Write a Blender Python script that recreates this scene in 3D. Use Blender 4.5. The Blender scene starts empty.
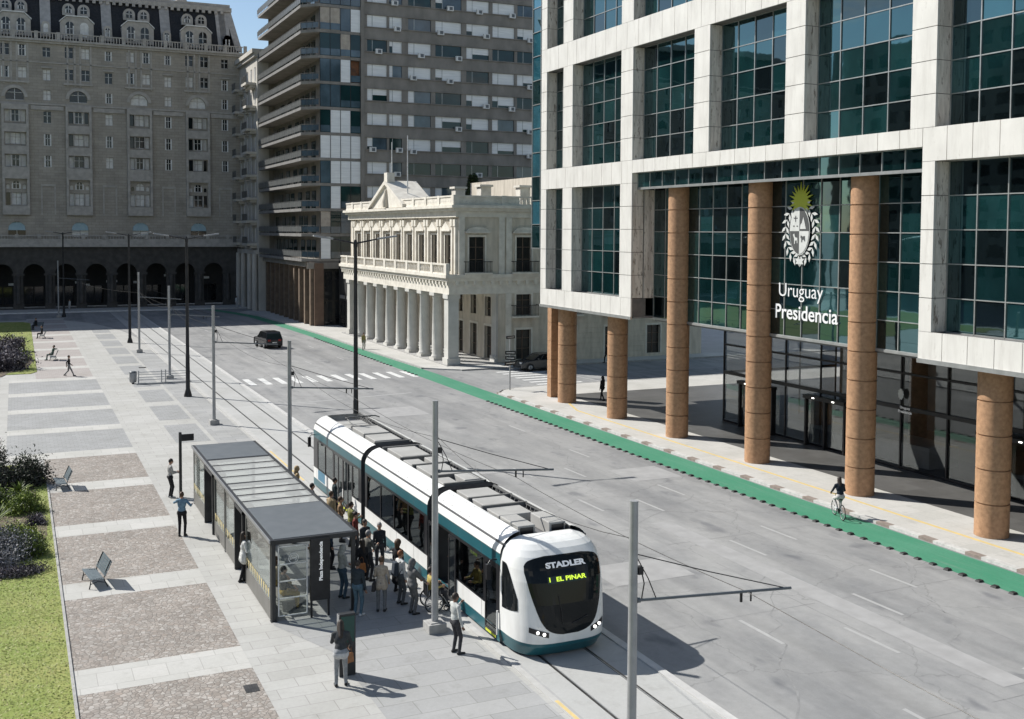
import bpy, math, random
import numpy as np
from mathutils import Vector, Matrix
R = math.radians
rnd = random.Random(11)
SC = bpy.context.scene
COL = SC.collection
OFF = {}

# ------------------------------------------------------------------ mesh collector
class MB:
    def __init__(s):
        s.v = []; s.f = []; s.m = []; s.sm = []; s.mi = 0; s.smooth = False
    def add(s, vs, fs):
        n = len(s.v); s.v += [tuple(p) for p in vs]
        for f in fs:
            s.f.append([i + n for i in f]); s.m.append(s.mi); s.sm.append(s.smooth)
    def hexa(s, c):
        s.add(c, [(0,3,2,1),(4,5,6,7),(0,1,5,4),(1,2,6,5),(2,3,7,6),(3,0,4,7)])
    def box(s, x0, x1, y0, y1, z0, z1):
        s.hexa([(x0,y0,z0),(x1,y0,z0),(x1,y1,z0),(x0,y1,z0),(x0,y0,z1),(x1,y0,z1),(x1,y1,z1),(x0,y1,z1)])
    def fbox(s, F, u0, u1, z0, z1, d0, d1):
        s.hexa([F(u0,z0,d0),F(u1,z0,d0),F(u1,z0,d1),F(u0,z0,d1),F(u0,z1,d0),F(u1,z1,d0),F(u1,z1,d1),F(u0,z1,d1)])
    def quad(s, a, b, c, d): s.add([a,b,c,d], [(0,1,2,3)])
    def cyl(s, p0, p1, r0, r1=None, n=12, caps=True):
        r1 = r0 if r1 is None else r1
        p0 = Vector(p0); p1 = Vector(p1); d = (p1-p0).normalized()
        a = Vector((0,0,1)) if abs(d.z) < .9 else Vector((1,0,0))
        x = d.cross(a).normalized(); y = d.cross(x)
        vs = []
        for p, r in ((p0,r0),(p1,r1)):
            for i in range(n):
                t = 2*math.pi*i/n
                vs.append(p + x*(r*math.cos(t)) + y*(r*math.sin(t)))
        fs = [(i,(i+1)%n,n+(i+1)%n,n+i) for i in range(n)]
        o = s.smooth; s.smooth = n > 6
        s.add(vs, fs); s.smooth = False
        if caps: s.add(vs[:n], [tuple(range(n))]); s.add(vs[n:], [tuple(range(n-1,-1,-1))])
        s.smooth = o
    def tube(s, pts, r, n=6):
        pts = [Vector(p) for p in pts]; vs = []; N = len(pts)
        rs = r if isinstance(r, (list,tuple)) else [r]*N
        for i, p in enumerate(pts):
            d = (pts[min(i+1,N-1)]-pts[max(i-1,0)]).normalized()
            a = Vector((0,0,1)) if abs(d.z) < .95 else Vector((1,0,0))
            x = d.cross(a).normalized(); y = d.cross(x)
            for k in range(n):
                t = 2*math.pi*k/n
                vs.append(p + x*(rs[i]*math.cos(t)) + y*(rs[i]*math.sin(t)))
        fs = []
        for i in range(N-1):
            for k in range(n):
                fs.append((i*n+k, i*n+(k+1)%n, (i+1)*n+(k+1)%n, (i+1)*n+k))
        o = s.smooth; s.smooth = True; s.add(vs, fs); s.smooth = o
        s.add(vs[:n], [tuple(range(n))]); s.add(vs[-n:], [tuple(range(n-1,-1,-1))])
    def lathe(s, prof, c=(0,0,0), n=20, axis='z'):
        vs = []
        for r, z in prof:
            for i in range(n):
                t = 2*math.pi*i/n
                if axis == 'z': vs.append((c[0]+r*math.cos(t), c[1]+r*math.sin(t), c[2]+z))
                elif axis == 'x': vs.append((c[0]+z, c[1]+r*math.cos(t), c[2]+r*math.sin(t)))
                else: vs.append((c[0]+r*math.cos(t), c[1]+z, c[2]+r*math.sin(t)))
        fs = []
        for j in range(len(prof)-1):
            for i in range(n):
                fs.append((j*n+i, j*n+(i+1)%n, (j+1)*n+(i+1)%n, (j+1)*n+i))
        o = s.smooth; s.smooth = True; s.add(vs, fs); s.smooth = o
        s.add(vs[:n], [tuple(range(n-1,-1,-1))]); s.add(vs[-n:], [tuple(range(n))])
    def prism(s, poly, F, d0, d1):
        n = len(poly)
        vs = [F(u,z,d0) for u,z in poly] + [F(u,z,d1) for u,z in poly]
        s.add(vs, [tuple(range(n)), tuple(range(2*n-1,n-1,-1))] + [(i,(i+1)%n,n+(i+1)%n,n+i) for i in range(n)])
    def torus(s, c, rad, r, axis='x', n=24, m=6, a0=0, a1=360):
        pts = []
        for i in range(n+1):
            t = R(a0+(a1-a0)*i/n); q = rad*math.cos(t); w = rad*math.sin(t)
            pts.append({'x':(c[0],c[1]+q,c[2]+w),'y':(c[0]+q,c[1],c[2]+w),'z':(c[0]+q,c[1]+w,c[2])}[axis])
        s.tube(pts, r, m)
    def wall(s, F, u0, u1, z0, z1, ops, dep):
        us = sorted({u0,u1,*[min(max(o[i],u0),u1) for o in ops for i in (0,1)]})
        zs = sorted({z0,z1,*[min(max(o[i],z0),z1) for o in ops for i in (2,3)]})
        for j in range(len(zs)-1):
            zc = (zs[j]+zs[j+1])/2; run = None
            for i in range(len(us)-1):
                uc = (us[i]+us[i+1])/2
                solid = not any(o[0] < uc < o[1] and o[2] < zc < o[3] for o in ops)
                if solid and run is None: run = us[i]
                if run is not None and (not solid or i == len(us)-2):
                    e = us[i+1] if solid else us[i]
                    s.quad(F(run,zs[j],0),F(e,zs[j],0),F(e,zs[j+1],0),F(run,zs[j+1],0)); run = None
        for o in ops:
            a,b,c,d = o[:4]
            if len(o) > 4 and o[4]:
                rr = (b-a)/2; m = (a+b)/2; hh = min(rr, d-c)
                arc = [(m-rr*math.cos(math.pi*k/12), d-hh+hh*math.sin(math.pi*k/12)) for k in range(13)]
                for k in range(12):
                    p, q = arc[k], arc[k+1]
                    s.quad(F(p[0],p[1],0),F(q[0],q[1],0),F(q[0],d,0),F(p[0],d,0))
                path = [(a,c)] + arc + [(b,c)]
            else: path = [(a,c),(a,d),(b,d),(b,c)]
            for k in range(len(path)):
                p, q = path[k], path[(k+1)%len(path)]
                s.quad(F(p[0],p[1],0),F(q[0],q[1],0),F(q[0],q[1],dep),F(p[0],p[1],dep))
    def build(s, name, mats, parent=None, bevel=0):
        me = bpy.data.meshes.new(name)
        off = OFF.get(parent.name, (0,0,0)) if parent else (0,0,0)
        vs = [(x-off[0],y-off[1],z-off[2]) for x,y,z in s.v]
        me.from_pydata(vs, [], s.f)
        if not isinstance(mats, (list,tuple)): mats = [mats]
        for m in mats: me.materials.append(m)
        me.polygons.foreach_set('material_index', [min(i,len(mats)-1) for i in s.m])
        me.polygons.foreach_set('use_smooth', s.sm)
        me.update()
        o = bpy.data.objects.new(name, me); COL.objects.link(o)
        if parent: o.parent = parent
        OFF[o.name] = off
        if bevel:
            b = o.modifiers.new('bevel','BEVEL'); b.width = bevel; b.segments = 2; b.limit_method = 'ANGLE'
        return o

def FY(y): return lambda u,z,d: (u, y+d, z)
def FX(x): return lambda u,z,d: (x+d, u, z)

def tag(o, label=None, cat=None, group=None, kind=None):
    if label: o['label'] = label
    if cat: o['category'] = cat
    if group: o['group'] = group
    if kind: o['kind'] = kind
    return o
def thing(name, label, cat, loc=(0,0,0), group=None, rz=0):
    o = bpy.data.objects.new(name, None); COL.objects.link(o)
    o.location = loc; o.rotation_euler = (0,0,rz); o.empty_display_size = .2
    OFF[o.name] = tuple(loc) if rz == 0 else (0,0,0)
    return tag(o, label, cat, group)
def struct(name, mb, mat): return tag(mb.build(name, mat), kind='structure')
def dup(root, loc, rz=None, label=None):
    r = root.copy(); COL.objects.link(r); r.location = loc
    if rz is not None: r.rotation_euler = (0,0,rz)
    if label: r['label'] = label
    for ch in list(root.children):
        c = ch.copy(); COL.objects.link(c); c.parent = r
        for g in list(ch.children):
            d = g.copy(); COL.objects.link(d); d.parent = c
    return r

# ------------------------------------------------------------------ materials
class NT:
    def __init__(s, name):
        s.mat = bpy.data.materials.new(name); s.mat.use_nodes = True
        s.t = s.mat.node_tree; s.b = s.t.nodes['Principled BSDF']; s.out = s.t.nodes['Material Output']
        s._co = None
    def n(s, typ, **k):
        nd = s.t.nodes.new(typ)
        for a, b in k.items(): setattr(nd, a, b)
        return nd
    def l(s, a, b): s.t.links.new(a, b)
    def co(s, scale=(1,1,1), rot=(0,0,0)):
        tc = s.n('ShaderNodeTexCoord'); mp = s.n('ShaderNodeMapping')
        mp.inputs['Scale'].default_value = scale; mp.inputs['Rotation'].default_value = rot
        s.l(tc.outputs['Object'], mp.inputs['Vector']); return mp.outputs[0]
    def noise(s, co, scale, detail=5, rough=.55, lo=.3, hi=.7):
        nz = s.n('ShaderNodeTexNoise'); nz.inputs['Scale'].default_value = scale
        nz.inputs['Detail'].default_value = detail; nz.inputs['Roughness'].default_value = rough
        s.l(co, nz.inputs['Vector'])
        mr = s.n('ShaderNodeMapRange'); mr.inputs[1].default_value = lo; mr.inputs[2].default_value = hi
        s.l(nz.outputs[0], mr.inputs[0]); return mr.outputs[0]
    def mix(s, f, a, b, typ='MIX'):
        m = s.n('ShaderNodeMix', data_type='RGBA', blend_type=typ)
        for k, x in ((0,f),(6,a),(7,b)):
            if isinstance(x, (int,float)): m.inputs[k].default_value = x
            elif isinstance(x, (tuple,list)): m.inputs[k].default_value = (*x[:3],1)
            else: s.l(x, m.inputs[k])
        return m.outputs[2]
    def bump(s, h, strength=.3, dist=.02):
        b = s.n('ShaderNodeBump'); b.inputs['Strength'].default_value = strength; b.inputs['Distance'].default_value = dist
        s.l(h, b.inputs['Height']); s.l(b.outputs[0], s.b.inputs['Normal'])
    def base(s, c):
        if isinstance(c, (tuple,list)): s.b.inputs['Base Color'].default_value = (*c[:3],1)
        else: s.l(c, s.b.inputs['Base Color'])
    def pr(s, rough=.6, metal=0, spec=.5, **k):
        s.b.inputs['Roughness'].default_value = rough; s.b.inputs['Metallic'].default_value = metal
        s.b.inputs['Specular IOR Level'].default_value = spec
        for a, b in k.items(): s.b.inputs[a.replace('_',' ')].default_value = b

def M(name, c, c2=None, scale=3., rough=.6, metal=0, spec=.4, stretch=(1,1,1), bump=0, detail=5, lo=.35, hi=.65, bscale=None):
    t = NT(name); t.pr(rough, metal, spec)
    c2 = c2 or tuple(x*.82 for x in c)
    co = t.co(stretch); f = t.noise(co, scale, detail, lo=lo, hi=hi)
    t.base(t.mix(f, c, c2))
    if bump:
        h = t.noise(t.co(), bscale or scale*6, 4); t.bump(h, bump, .02)
    return t.mat

def slabs(name, c1, c2, mortar, w, h, rough=.75, offs=.5, ms=.012, stain=.75, xz=False, bumpy=.25, sp=.25):
    t = NT(name); t.pr(rough, 0, sp)
    co = t.co(rot=(R(90),0,0) if xz == 'x' else (0,0,0))
    if xz:
        sp_ = t.n('ShaderNodeSeparateXYZ'); cb = t.n('ShaderNodeCombineXYZ'); ad = t.n('ShaderNodeMath', operation='ADD')
        t.l(t.co(), sp_.inputs[0]); t.l(sp_.outputs[0], ad.inputs[0]); t.l(sp_.outputs[1], ad.inputs[1])
        t.l(ad.outputs[0], cb.inputs[0]); t.l(sp_.outputs[2], cb.inputs[1]); co = cb.outputs[0]
    br = t.n('ShaderNodeTexBrick'); br.offset = offs
    for k, v in (('Scale',1),('Mortar Size',ms),('Mortar Smooth',.2),('Brick Width',w),('Row Height',h),('Bias',0)): br.inputs[k].default_value = v
    br.inputs['Color1'].default_value = (*c1,1); br.inputs['Color2'].default_value = (*c2,1); br.inputs['Mortar'].default_value = (*mortar,1)
    t.l(co, br.inputs['Vector'])
    n1 = t.noise(t.co(), .35, 6, .6); n2 = t.noise(t.co(), 9, 6, .7, .2, .8); n3 = t.noise(t.co(), 60, 3, .6, .2, .8)
    c = t.mix(n1, br.outputs[0], t.mix(1., br.outputs[0], (stain,stain,stain*.98), 'MULTIPLY'))
    c = t.mix(n2, c, t.mix(1., c, (.86,.86,.86), 'MULTIPLY')); n4 = t.noise(t.co(), 1.3, 7, .65, .56, .72); c = t.mix(n4, c, t.mix(1., c, (.84,.835,.82), 'MULTIPLY'))
    c = t.mix(n3, c, t.mix(1., c, (.88,.88,.88), 'MULTIPLY'))
    t.base(c); t.bump(n3, bumpy, .006)
    return t.mat

def cobble(name, cols, scale, rough=.85):
    t = NT(name); t.pr(rough, 0, .2)
    vo = t.n('ShaderNodeTexVoronoi'); vo.inputs['Scale'].default_value = scale; t.l(t.co(), vo.inputs['Vector'])
    sx = t.n('ShaderNodeSeparateColor'); t.l(vo.outputs['Color'], sx.inputs[0])
    rp = t.n('ShaderNodeValToRGB'); e = rp.color_ramp.elements
    e[0].color = (*cols[0],1); e[1].color = (*cols[-1],1)
    for i, c in enumerate(cols[1:-1]):
        k = e.new((i+1)/(len(cols)-1)); k.color = (*c,1)
    t.l(sx.outputs[0], rp.inputs[0])
    v2 = t.n('ShaderNodeTexVoronoi', feature='DISTANCE_TO_EDGE'); v2.inputs['Scale'].default_value = scale; t.l(t.co(), v2.inputs['Vector'])
    mr = t.n('ShaderNodeMapRange'); mr.inputs[2].default_value = .12; t.l(v2.outputs[0], mr.inputs[0])
    c = t.mix(mr.outputs[0], (.2,.18,.16), rp.outputs[0])
    n1 = t.noise(t.co(), .6, 5)
    t.base(t.mix(n1, c, t.mix(1., c, (.8,.8,.8), 'MULTIPLY'))); t.bump(mr.outputs[0], .5, .02)
    return t.mat

def glass_dark(name, c=(.008,.022,.022), rough=.02, ior=1.75, wav=.0022, wscale=.9, spec=.5, tint=(1,1,1)):
    t = NT(name); t.pr(rough, 0, spec, IOR=ior, Specular_Tint=(*tint,1))
    f = t.noise(t.co((1,1,.8)), .5, 3)
    t.base(t.mix(f, c, tuple(x*.45 for x in c)))
    h = t.noise(t.co(), wscale, 2, .4, 0, 1); t.bump(h, wav, 1.)
    return t.mat
def glass_thin(name, tint=(.55,.6,.6), refl=.12, rough=.02):
    t = NT(name); t.t.nodes.remove(t.b)
    tr = t.n('ShaderNodeBsdfTransparent'); tr.inputs[0].default_value = (*tint,1)
    gl = t.n('ShaderNodeBsdfGlossy'); gl.inputs['Roughness'].default_value = rough; gl.inputs[0].default_value = (.9,.95,.95,1)
    lw = t.n('ShaderNodeLayerWeight'); lw.inputs[0].default_value = .5
    pw = t.n('ShaderNodeMath', operation='POWER'); pw.inputs[1].default_value = 4.5; t.l(lw.outputs['Facing'], pw.inputs[0])
    ad = t.n('ShaderNodeMath', operation='MULTIPLY_ADD'); ad.inputs[1].default_value = .9; ad.inputs[2].default_value = refl+.04; t.l(pw.outputs[0], ad.inputs[0])
    mx = t.n('ShaderNodeMixShader'); t.l(ad.outputs[0], mx.inputs[0]); t.l(tr.outputs[0], mx.inputs[1]); t.l(gl.outputs[0], mx.inputs[2])
    t.l(mx.outputs[0], t.out.inputs[0]); return t.mat
def emit(name, c, st, base=(.5,.5,.5)):
    t = NT(name); t.base(base); t.pr(.3)
    t.b.inputs['Emission Color'].default_value = (*c,1); t.b.inputs['Emission Strength'].default_value = st
    return t.mat

def asphalt():
    t = NT('asphalt'); t.pr(.85, 0, .2)
    n0 = t.noise(t.co((.5,.16,1)), .25, 6, .6, .35, .7); n1 = t.noise(t.co((1,.35,1)), .45, 7, .65, .42, .68)
    n2 = t.noise(t.co(), 35, 4, .7, .2, .8); n3 = t.noise(t.co(), 3, 6, .7, .35, .7)
    c = t.mix(n0, (.36,.358,.35), (.29,.29,.287)); c = t.mix(n1, c, t.mix(1., c, (.72,.73,.75), 'MULTIPLY'))
    c = t.mix(n3, c, t.mix(1., c, (.88,.88,.88), 'MULTIPLY')); c = t.mix(n2, c, t.mix(1., c, (.78,.78,.78), 'MULTIPLY'))
    ln = t.noise(t.co((.9,.015,1)), 1., 3, .5, .45, .7); c = t.mix(ln, c, t.mix(1., c, (.82,.82,.82), 'MULTIPLY'))
    # oil stains and dark repair patches
    o = t.noise(t.co((1,.5,1)), .8, 3, .5, .62, .72); c = t.mix(o, c, t.mix(1., c, (.66,.67,.7), 'MULTIPLY'))
    # fine cracks
    wv = t.n('ShaderNodeTexVoronoi', feature='DISTANCE_TO_EDGE'); wv.inputs['Scale'].default_value = .17
    nz = t.n('ShaderNodeTexNoise'); nz.inputs['Scale'].default_value = 1.1; nz.inputs['Detail'].default_value = 6; t.l(t.co(), nz.inputs['Vector'])
    ad = t.n('ShaderNodeVectorMath', operation='MULTIPLY_ADD'); ad.inputs[1].default_value = (1.6,1.6,0); t.l(nz.outputs['Color'], ad.inputs[0]); t.l(t.co(), ad.inputs[2])
    t.l(ad.outputs[0], wv.inputs['Vector'])
    mr = t.n('ShaderNodeMapRange'); mr.inputs[1].default_value = .002; mr.inputs[2].default_value = .007; mr.inputs[3].default_value = .3; mr.inputs[4].default_value = 0; t.l(wv.outputs[0], mr.inputs[0])
    c = t.mix(mr.outputs[0], c, (.1,.1,.1)); t.base(c); t.bump(n2, .3, .006)
    return t.mat

def marble():
    t = NT('white_marble'); t.pr(.45, 0, .4)
    s1 = t.noise(t.co((3.2,3.2,.4)), 1., 7, .68, .5, .82); s2 = t.noise(t.co((1,1,.5)), 1.1, 6, .6, .35, .75)
    s3 = t.noise(t.co((5,5,1.3)), 1., 8, .75, .6, .74)
    c = t.mix(s2, (.64,.625,.585), (.53,.515,.48)); c = t.mix(s1, c, (.46,.44,.405)); c = t.mix(s3, c, (.34,.31,.275))
    t.base(c); return t.mat
def stained():
    t = NT('stained_marble'); t.pr(.6, 0, .3)
    s1 = t.noise(t.co((4,6,.5)), 1., 6, .65, .45, .6); s2 = t.noise(t.co((7,7,1.6)), 1., 6, .7, .56, .64)
    c = t.mix(s1, (.66,.62,.56), (.50,.46,.41)); c = t.mix(s2, c, (.2,.17,.14)); t.base(c); return t.mat

m_road = asphalt()
m_white = M('white_paint', (.72,.72,.70), (.5,.5,.49), 4, .5, bump=.05)
m_wornpaint = M('worn_road_paint', (.372,.372,.365), (.32,.32,.315), 2.2, .85, lo=.25, hi=.5)
m_stone = slabs('pale_paving', (.48,.475,.455), (.43,.425,.405), (.33,.32,.305), 1.2, .6, stain=.86)
m_band = slabs('band_paving', (.53,.52,.495), (.48,.475,.45), (.38,.37,.35), .9, .9, stain=.88)
m_granite = slabs('grey_granite_paving', (.40,.40,.395), (.345,.347,.345), (.26,.26,.25), 1.5, .75, stain=.82)
m_grey = slabs('grey_panel_paving', (.355,.36,.36), (.315,.32,.32), (.26,.26,.26), .4, .4, stain=.85)
m_pink = slabs('pinkish_panel_paving', (.42,.385,.365), (.37,.34,.325), (.3,.28,.27), .3, .3, stain=.88)
m_cobble = cobble('brown_cobbles', [(.24,.212,.186),(.335,.30,.268),(.29,.268,.243),(.41,.383,.352),(.305,.262,.228)], 7.5)
m_track = slabs('track_concrete', (.47,.47,.46), (.43,.43,.42), (.36,.36,.35), 40, 3.2, offs=0, stain=.86)
m_sidewalk = slabs('sidewalk_tiles', (.575,.56,.53), (.54,.53,.5), (.46,.45,.43), 1.1, 1.1, stain=.84)
_t = NT('green_lane_paint'); _t.pr(.75,0,.25)
_a = _t.noise(_t.co((1,.25,1)), 1.1, 6, .6, .35, .7); _b = _t.noise(_t.co((6,.3,1)), 1., 6, .7, .55, .75); _c = _t.noise(_t.co(), 9, 6, .7, .5, .75)
_k = _t.mix(_a, (.045,.205,.12), (.075,.235,.15)); _k = _t.mix(_b, _k, (.15,.25,.19)); _k = _t.mix(_c, _k, (.05,.16,.10)); _t.base(_k); m_green = _t.mat
m_yellow = M('yellow_tactile', (.62,.46,.18), (.5,.4,.2), 3, .7)
m_black = M('black_rubber', (.02,.02,.02), (.035,.035,.035), 6, .6)
m_soil = M('garden_soil', (.13,.10,.075), (.08,.06,.045), 5, .95, bump=.4)
m_grassg = M('lawn_ground', (.18,.225,.05), (.25,.26,.08), .5, .95, bump=.4, lo=.4, hi=.65)
m_steel = M('galvanised_steel', (.36,.37,.38), (.30,.31,.32), 4, .42, .6)
m_polegrey = M('grey_pole_paint', (.33,.335,.34), (.27,.275,.28), 3, .45, .2)
m_blackm = M('black_metal', (.018,.018,.02), (.03,.03,.032), 4, .38, .3)
m_darkg = M('dark_grey_panel', (.10,.112,.122), (.12,.132,.142), 2, .42)
m_conc = M('concrete_block', (.36,.355,.34), (.28,.275,.265), 4, .85, bump=.2)
m_rail = M('rail_steel', (.07,.068,.065), (.11,.105,.1), 4, .35, .7)
# ------------------------------------------------------------------ the ground
def sheet(name, polys, z, mat):
    b = MB()
    for p in polys: b.add([(x,y,z) for x,y in p], [tuple(range(len(p)))])
    return struct(name, b, mat)
def rect(x0,x1,y0,y1): return [(x0,y0),(x1,y0),(x1,y1),(x0,y1)]

m_far = M('city_ground', (.28,.275,.265), (.2,.2,.19), .05, .9)
sheet('ground', [rect(-1500,1500,-300,2500)], -.03, m_far)
sheet('road', [rect(-160,140,-30,190)], 0, m_road)
# plaza: one raised slab whose far corner is rounded
pl = [(-110,-30),(12.25,-30),(12.25,118)] + [(12.25-9.5*(1-math.cos(R(a))), 118+36*math.sin(R(a))) for a in range(6,91,6)] + [(-110,157)]
def slab(name, poly, z0, z1, mat):
    b = MB(); n = len(poly)
    b.add([(x,y,z0) for x,y in poly]+[(x,y,z1) for x,y in poly], [tuple(range(n,2*n))]+[(i,(i+1)%n,n+(i+1)%n,n+i) for i in range(n)])
    return struct(name, b, mat)
slab('plaza_paving', pl, -.02, .02, m_stone)
# cross-banded panels, period 7.8 m
P0 = 31.0
cob, gre, pin, rgr, bnd = [], [], [], [], []
for k in range(-3, 16):
    y = P0+7.8*k; a, b_ = y, y+6.1
    if k <= 3: cob.append(rect(1.2,5.72,a,b_))
    elif k <= 7: gre.append(rect(-.6,5.72,a,b_))
    else: pin.append(rect(1.35,5.6,a,b_))
    if 4 <= k <= 13: rgr.append(rect(8.05,9.95,a+.2,b_))
    bnd.append(rect(1.2 if k < 3 or k > 7 else -.6, 5.72, b_, b_+1.7))
sheet('cobble_panels', cob, .026, m_cobble)
sheet('grey_panels', gre+rgr, .026, m_grey)
sheet('pink_panels', pin, .026, m_pink)
sheet('paving_bands', bnd, .028, m_band)
sheet('platform_paving', [[(8.1,-30),(12.1,-30),(12.1,51),(10.2,51),(10.2,49.0),(6.95,49.0),(6.95,32.2),(8.1,29.3)]], .026, m_granite)
sheet('side_granite', [rect(10.2,12.1,51,112)], .026, m_granite)
# garden beds with lawn
lawn_a = [(-40,-30),(1.15,-30),(1.2,55.5),(1.0,57.8),(.2,59.3),(-1.4,59.9),(-6,60.2),(-40,60.4)]
lawn_b = [(-45,97.2),(-6,97),(1.0,97.0),(1.5,98.2),(1.6,149),(.8,151),(-1,151.6),(-45,151.6)]
slab('lawn', lawn_a, 0, .06, m_grassg); slab('lawn', lawn_b, 0, .06, m_grassg)
b = MB(); b.box(1.16,1.24,-30,55.5,0,.075); struct('lawn_edging', b, m_conc)

def in_poly(px, py, poly):
    ins = np.zeros(len(px), bool); n = len(poly)
    for i in range(n):
        x1,y1 = poly[i]; x2,y2 = poly[(i+1)%n]
        c = (y1 > py) != (y2 > py)
        with np.errstate(divide='ignore', invalid='ignore'):
            xi = (x2-x1)*(py-y1)/(y2-y1+1e-12)+x1
        ins ^= c & (px < xi)
    return ins
def blades(name, poly, bx, n, h, mats, seed):
    g = np.random.default_rng(seed)
    x = g.uniform(bx[0],bx[1],n); y = g.uniform(bx[2],bx[3],n); k = in_poly(x,y,poly); x = x[k]; y = y[k]; n = len(x)
    a = g.uniform(0,2*np.pi,n); w = g.uniform(.012,.03,n)*1.3; hh = h*g.uniform(.5,1.2,n); ln = g.uniform(.05,.11,(n,1))*np.c_[np.sin(a),-np.cos(a)]
    v = np.zeros((n,3,3)); v[:,0] = np.c_[x-w*np.cos(a),y-w*np.sin(a),np.full(n,.05)]; v[:,1] = np.c_[x+w*np.cos(a),y+w*np.sin(a),np.full(n,.05)]
    v[:,2] = np.c_[x+ln[:,0],y+ln[:,1],.055+hh]
    me = bpy.data.meshes.new(name); me.from_pydata(v.reshape(-1,3).tolist(), [], np.arange(3*n).reshape(-1,3).tolist())
    for m in mats: me.materials.append(m)
    me.polygons.foreach_set('material_index', g.integers(0,len(mats),n).tolist())
    o = bpy.data.objects.new(name, me); COL.objects.link(o); return tag(o, kind='stuff')
def leafmat(name, c, c2, tr=.25):
    t = NT(name); t.pr(.6,0,.25); f = t.noise(t.co(), 2.2, 4)
    t.base(t.mix(f,c,c2)); t.b.inputs['Subsurface Weight'].default_value = 0
    return t.mat
m_g1 = leafmat('grass_fresh', (.20,.265,.055), (.25,.29,.075)); m_g2 = leafmat('grass_deep', (.20,.235,.055), (.24,.265,.07)); m_g3 = leafmat('grass_dry', (.30,.29,.11), (.33,.31,.13))
g1 = blades('grass', lawn_a, (-7,1.17,22,60), 110000, .03, [m_g1,m_g1,m_g2,m_g3], 3)
tag(g1, 'short sunlit lawn grass in the near garden bed', 'grass')
g2 = blades('grass', lawn_b, (-9,1.6,97,151), 30000, .05, [m_g1,m_g1,m_g2,m_g3], 4)
tag(g2, 'short sunlit lawn grass in the far garden bed', 'grass')

# tram track: raised concrete slab, kerb strip and rails
b = MB(); b.box(12.52,15.68,-30,165,0,.045); struct('track_bed', b, m_track)
b = MB(); b.box(15.68,15.92,-30,165,0,.085); struct('track_kerb', b, M('pale_kerb',(.48,.475,.46),(.40,.395,.385),2,.8))
b = MB(); b.box(12.25,12.52,-30,165,0,.05); struct('platform_kerb', b, M('platform_kerb_stone',(.42,.415,.40),(.36,.355,.34),3,.8))
b = MB(); b.box(12.30,12.40,-10,24.0,.05,.056); b.box(12.30,12.40,50.5,58,.05,.056); struct('edge_line', b, m_yellow)
b = MB(); b.box(12.43,12.5,-10,52,.05,.055); struct('edge_line', b, m_wornpaint)
b = MB()
for x in (13.25,14.69): b.box(x-.05,x+.05,-30,165,.045,.052); 
struct('rail_groove', b, m_rail)
b = MB()
for x in (13.28,14.66): b.box(x-.012,x+.012,-30,165,.052,.058)
struct('rail', b, m_steel)

# cycle lane, kerb and sidewalk
LO = [(-30,30.1),(121,30.1),(137,29.6),(150,29.0),(158,27.6),(166,25.5)]
def lo(y):
    for (y0,x0),(y1,x1) in zip(LO, LO[1:]):
        if y <= y1:
            t = (y-y0)/(y1-y0); return x0+(x1-x0)*t
    return LO[-1][1]
def wid(y): return 1.9 if y < 84 else max(1.5, 1.9-(y-84)*.02)
ys = [-30,0,20,25,34,38,44,47,49,51,53,55,57,59,61,63,65,67,70,74,78,82,86,90,94,100,110,121,129,137,144,150,154,158,162,166]
b = MB()
for a, c in zip(ys, ys[1:]): b.quad((lo(a),a,.004),(lo(a)+wid(a),a,.004),(lo(c)+wid(c),c,.004),(lo(c),c,.004))
struct('cycle_lane', b, m_green)
def kx(y): return lo(y)+wid(y)+.12
def kerbmat():
    t = NT('painted_kerb'); t.pr(.8,0,.2)
    sp = t.n('ShaderNodeSeparateXYZ'); t.l(t.co(), sp.inputs[0])
    md = t.n('ShaderNodeMath', operation='PINGPONG'); md.inputs[1].default_value = 1.15; t.l(sp.outputs[1], md.inputs[0])
    gt = t.n('ShaderNodeMath', operation='GREATER_THAN'); gt.inputs[1].default_value = .78; t.l(md.outputs[0], gt.inputs[0])
    n1 = t.noise(t.co(), 5, 5)
    c = t.mix(gt.outputs[0], (.55,.54,.515), (.27,.225,.195)); t.base(t.mix(n1, c, t.mix(1., c, (.7,.7,.7), 'MULTIPLY'))); return t.mat
m_kerb = kerbmat()
ks = list(range(-30,71,4))+[72.4]
b = MB()
for a, c in zip(ks, ks[1:]):
    x0, x1 = kx(a), kx(c)
    b.hexa([(x0,a,0),(x0+.32,a,0),(x1+.32,c,0),(x1,c,0),(x0,a,.11),(x0+.32,a,.11),(x1+.32,c,.11),(x1,c,.11)])
struct('kerb', b, m_kerb)
cor = [(kx(72.4)+.32,72.4),(33.2,73.4),(34.4,74.0),(37,74.3),(90,74.3)]
slab('sidewalk', [(kx(y)+.32,y) for y in ks]+cor[1:]+[(90,-30)], 0, .095, m_sidewalk)
b = MB()
cc = [(kx(72.4)+.16,72.4),(33.1,73.5),(34.35,74.12),(37,74.45),(90,74.45)]
for (xa,ya),(xb,yb) in zip(cc,cc[1:]): b.hexa([(xa-.1,ya-.08,0),(xa+.1,ya+.16,0),(xb+.1,yb+.16,0),(xb-.1,yb-.08,0),(xa-.1,ya-.08,.1),(xa+.1,ya+.16,.1),(xb+.1,yb+.16,.1),(xb-.1,yb-.08,.1)])
struct('kerb', b, m_conc)
b = MB(); b.box(33.72,33.9,-30,63,.095,.1); b.add([(33.72,63,.1),(33.9,63,.1),(36.9,72.6,.1),(36.7,72.6,.1)], [(0,1,2,3)]); struct('tactile_strip', b, m_yellow)
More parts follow.
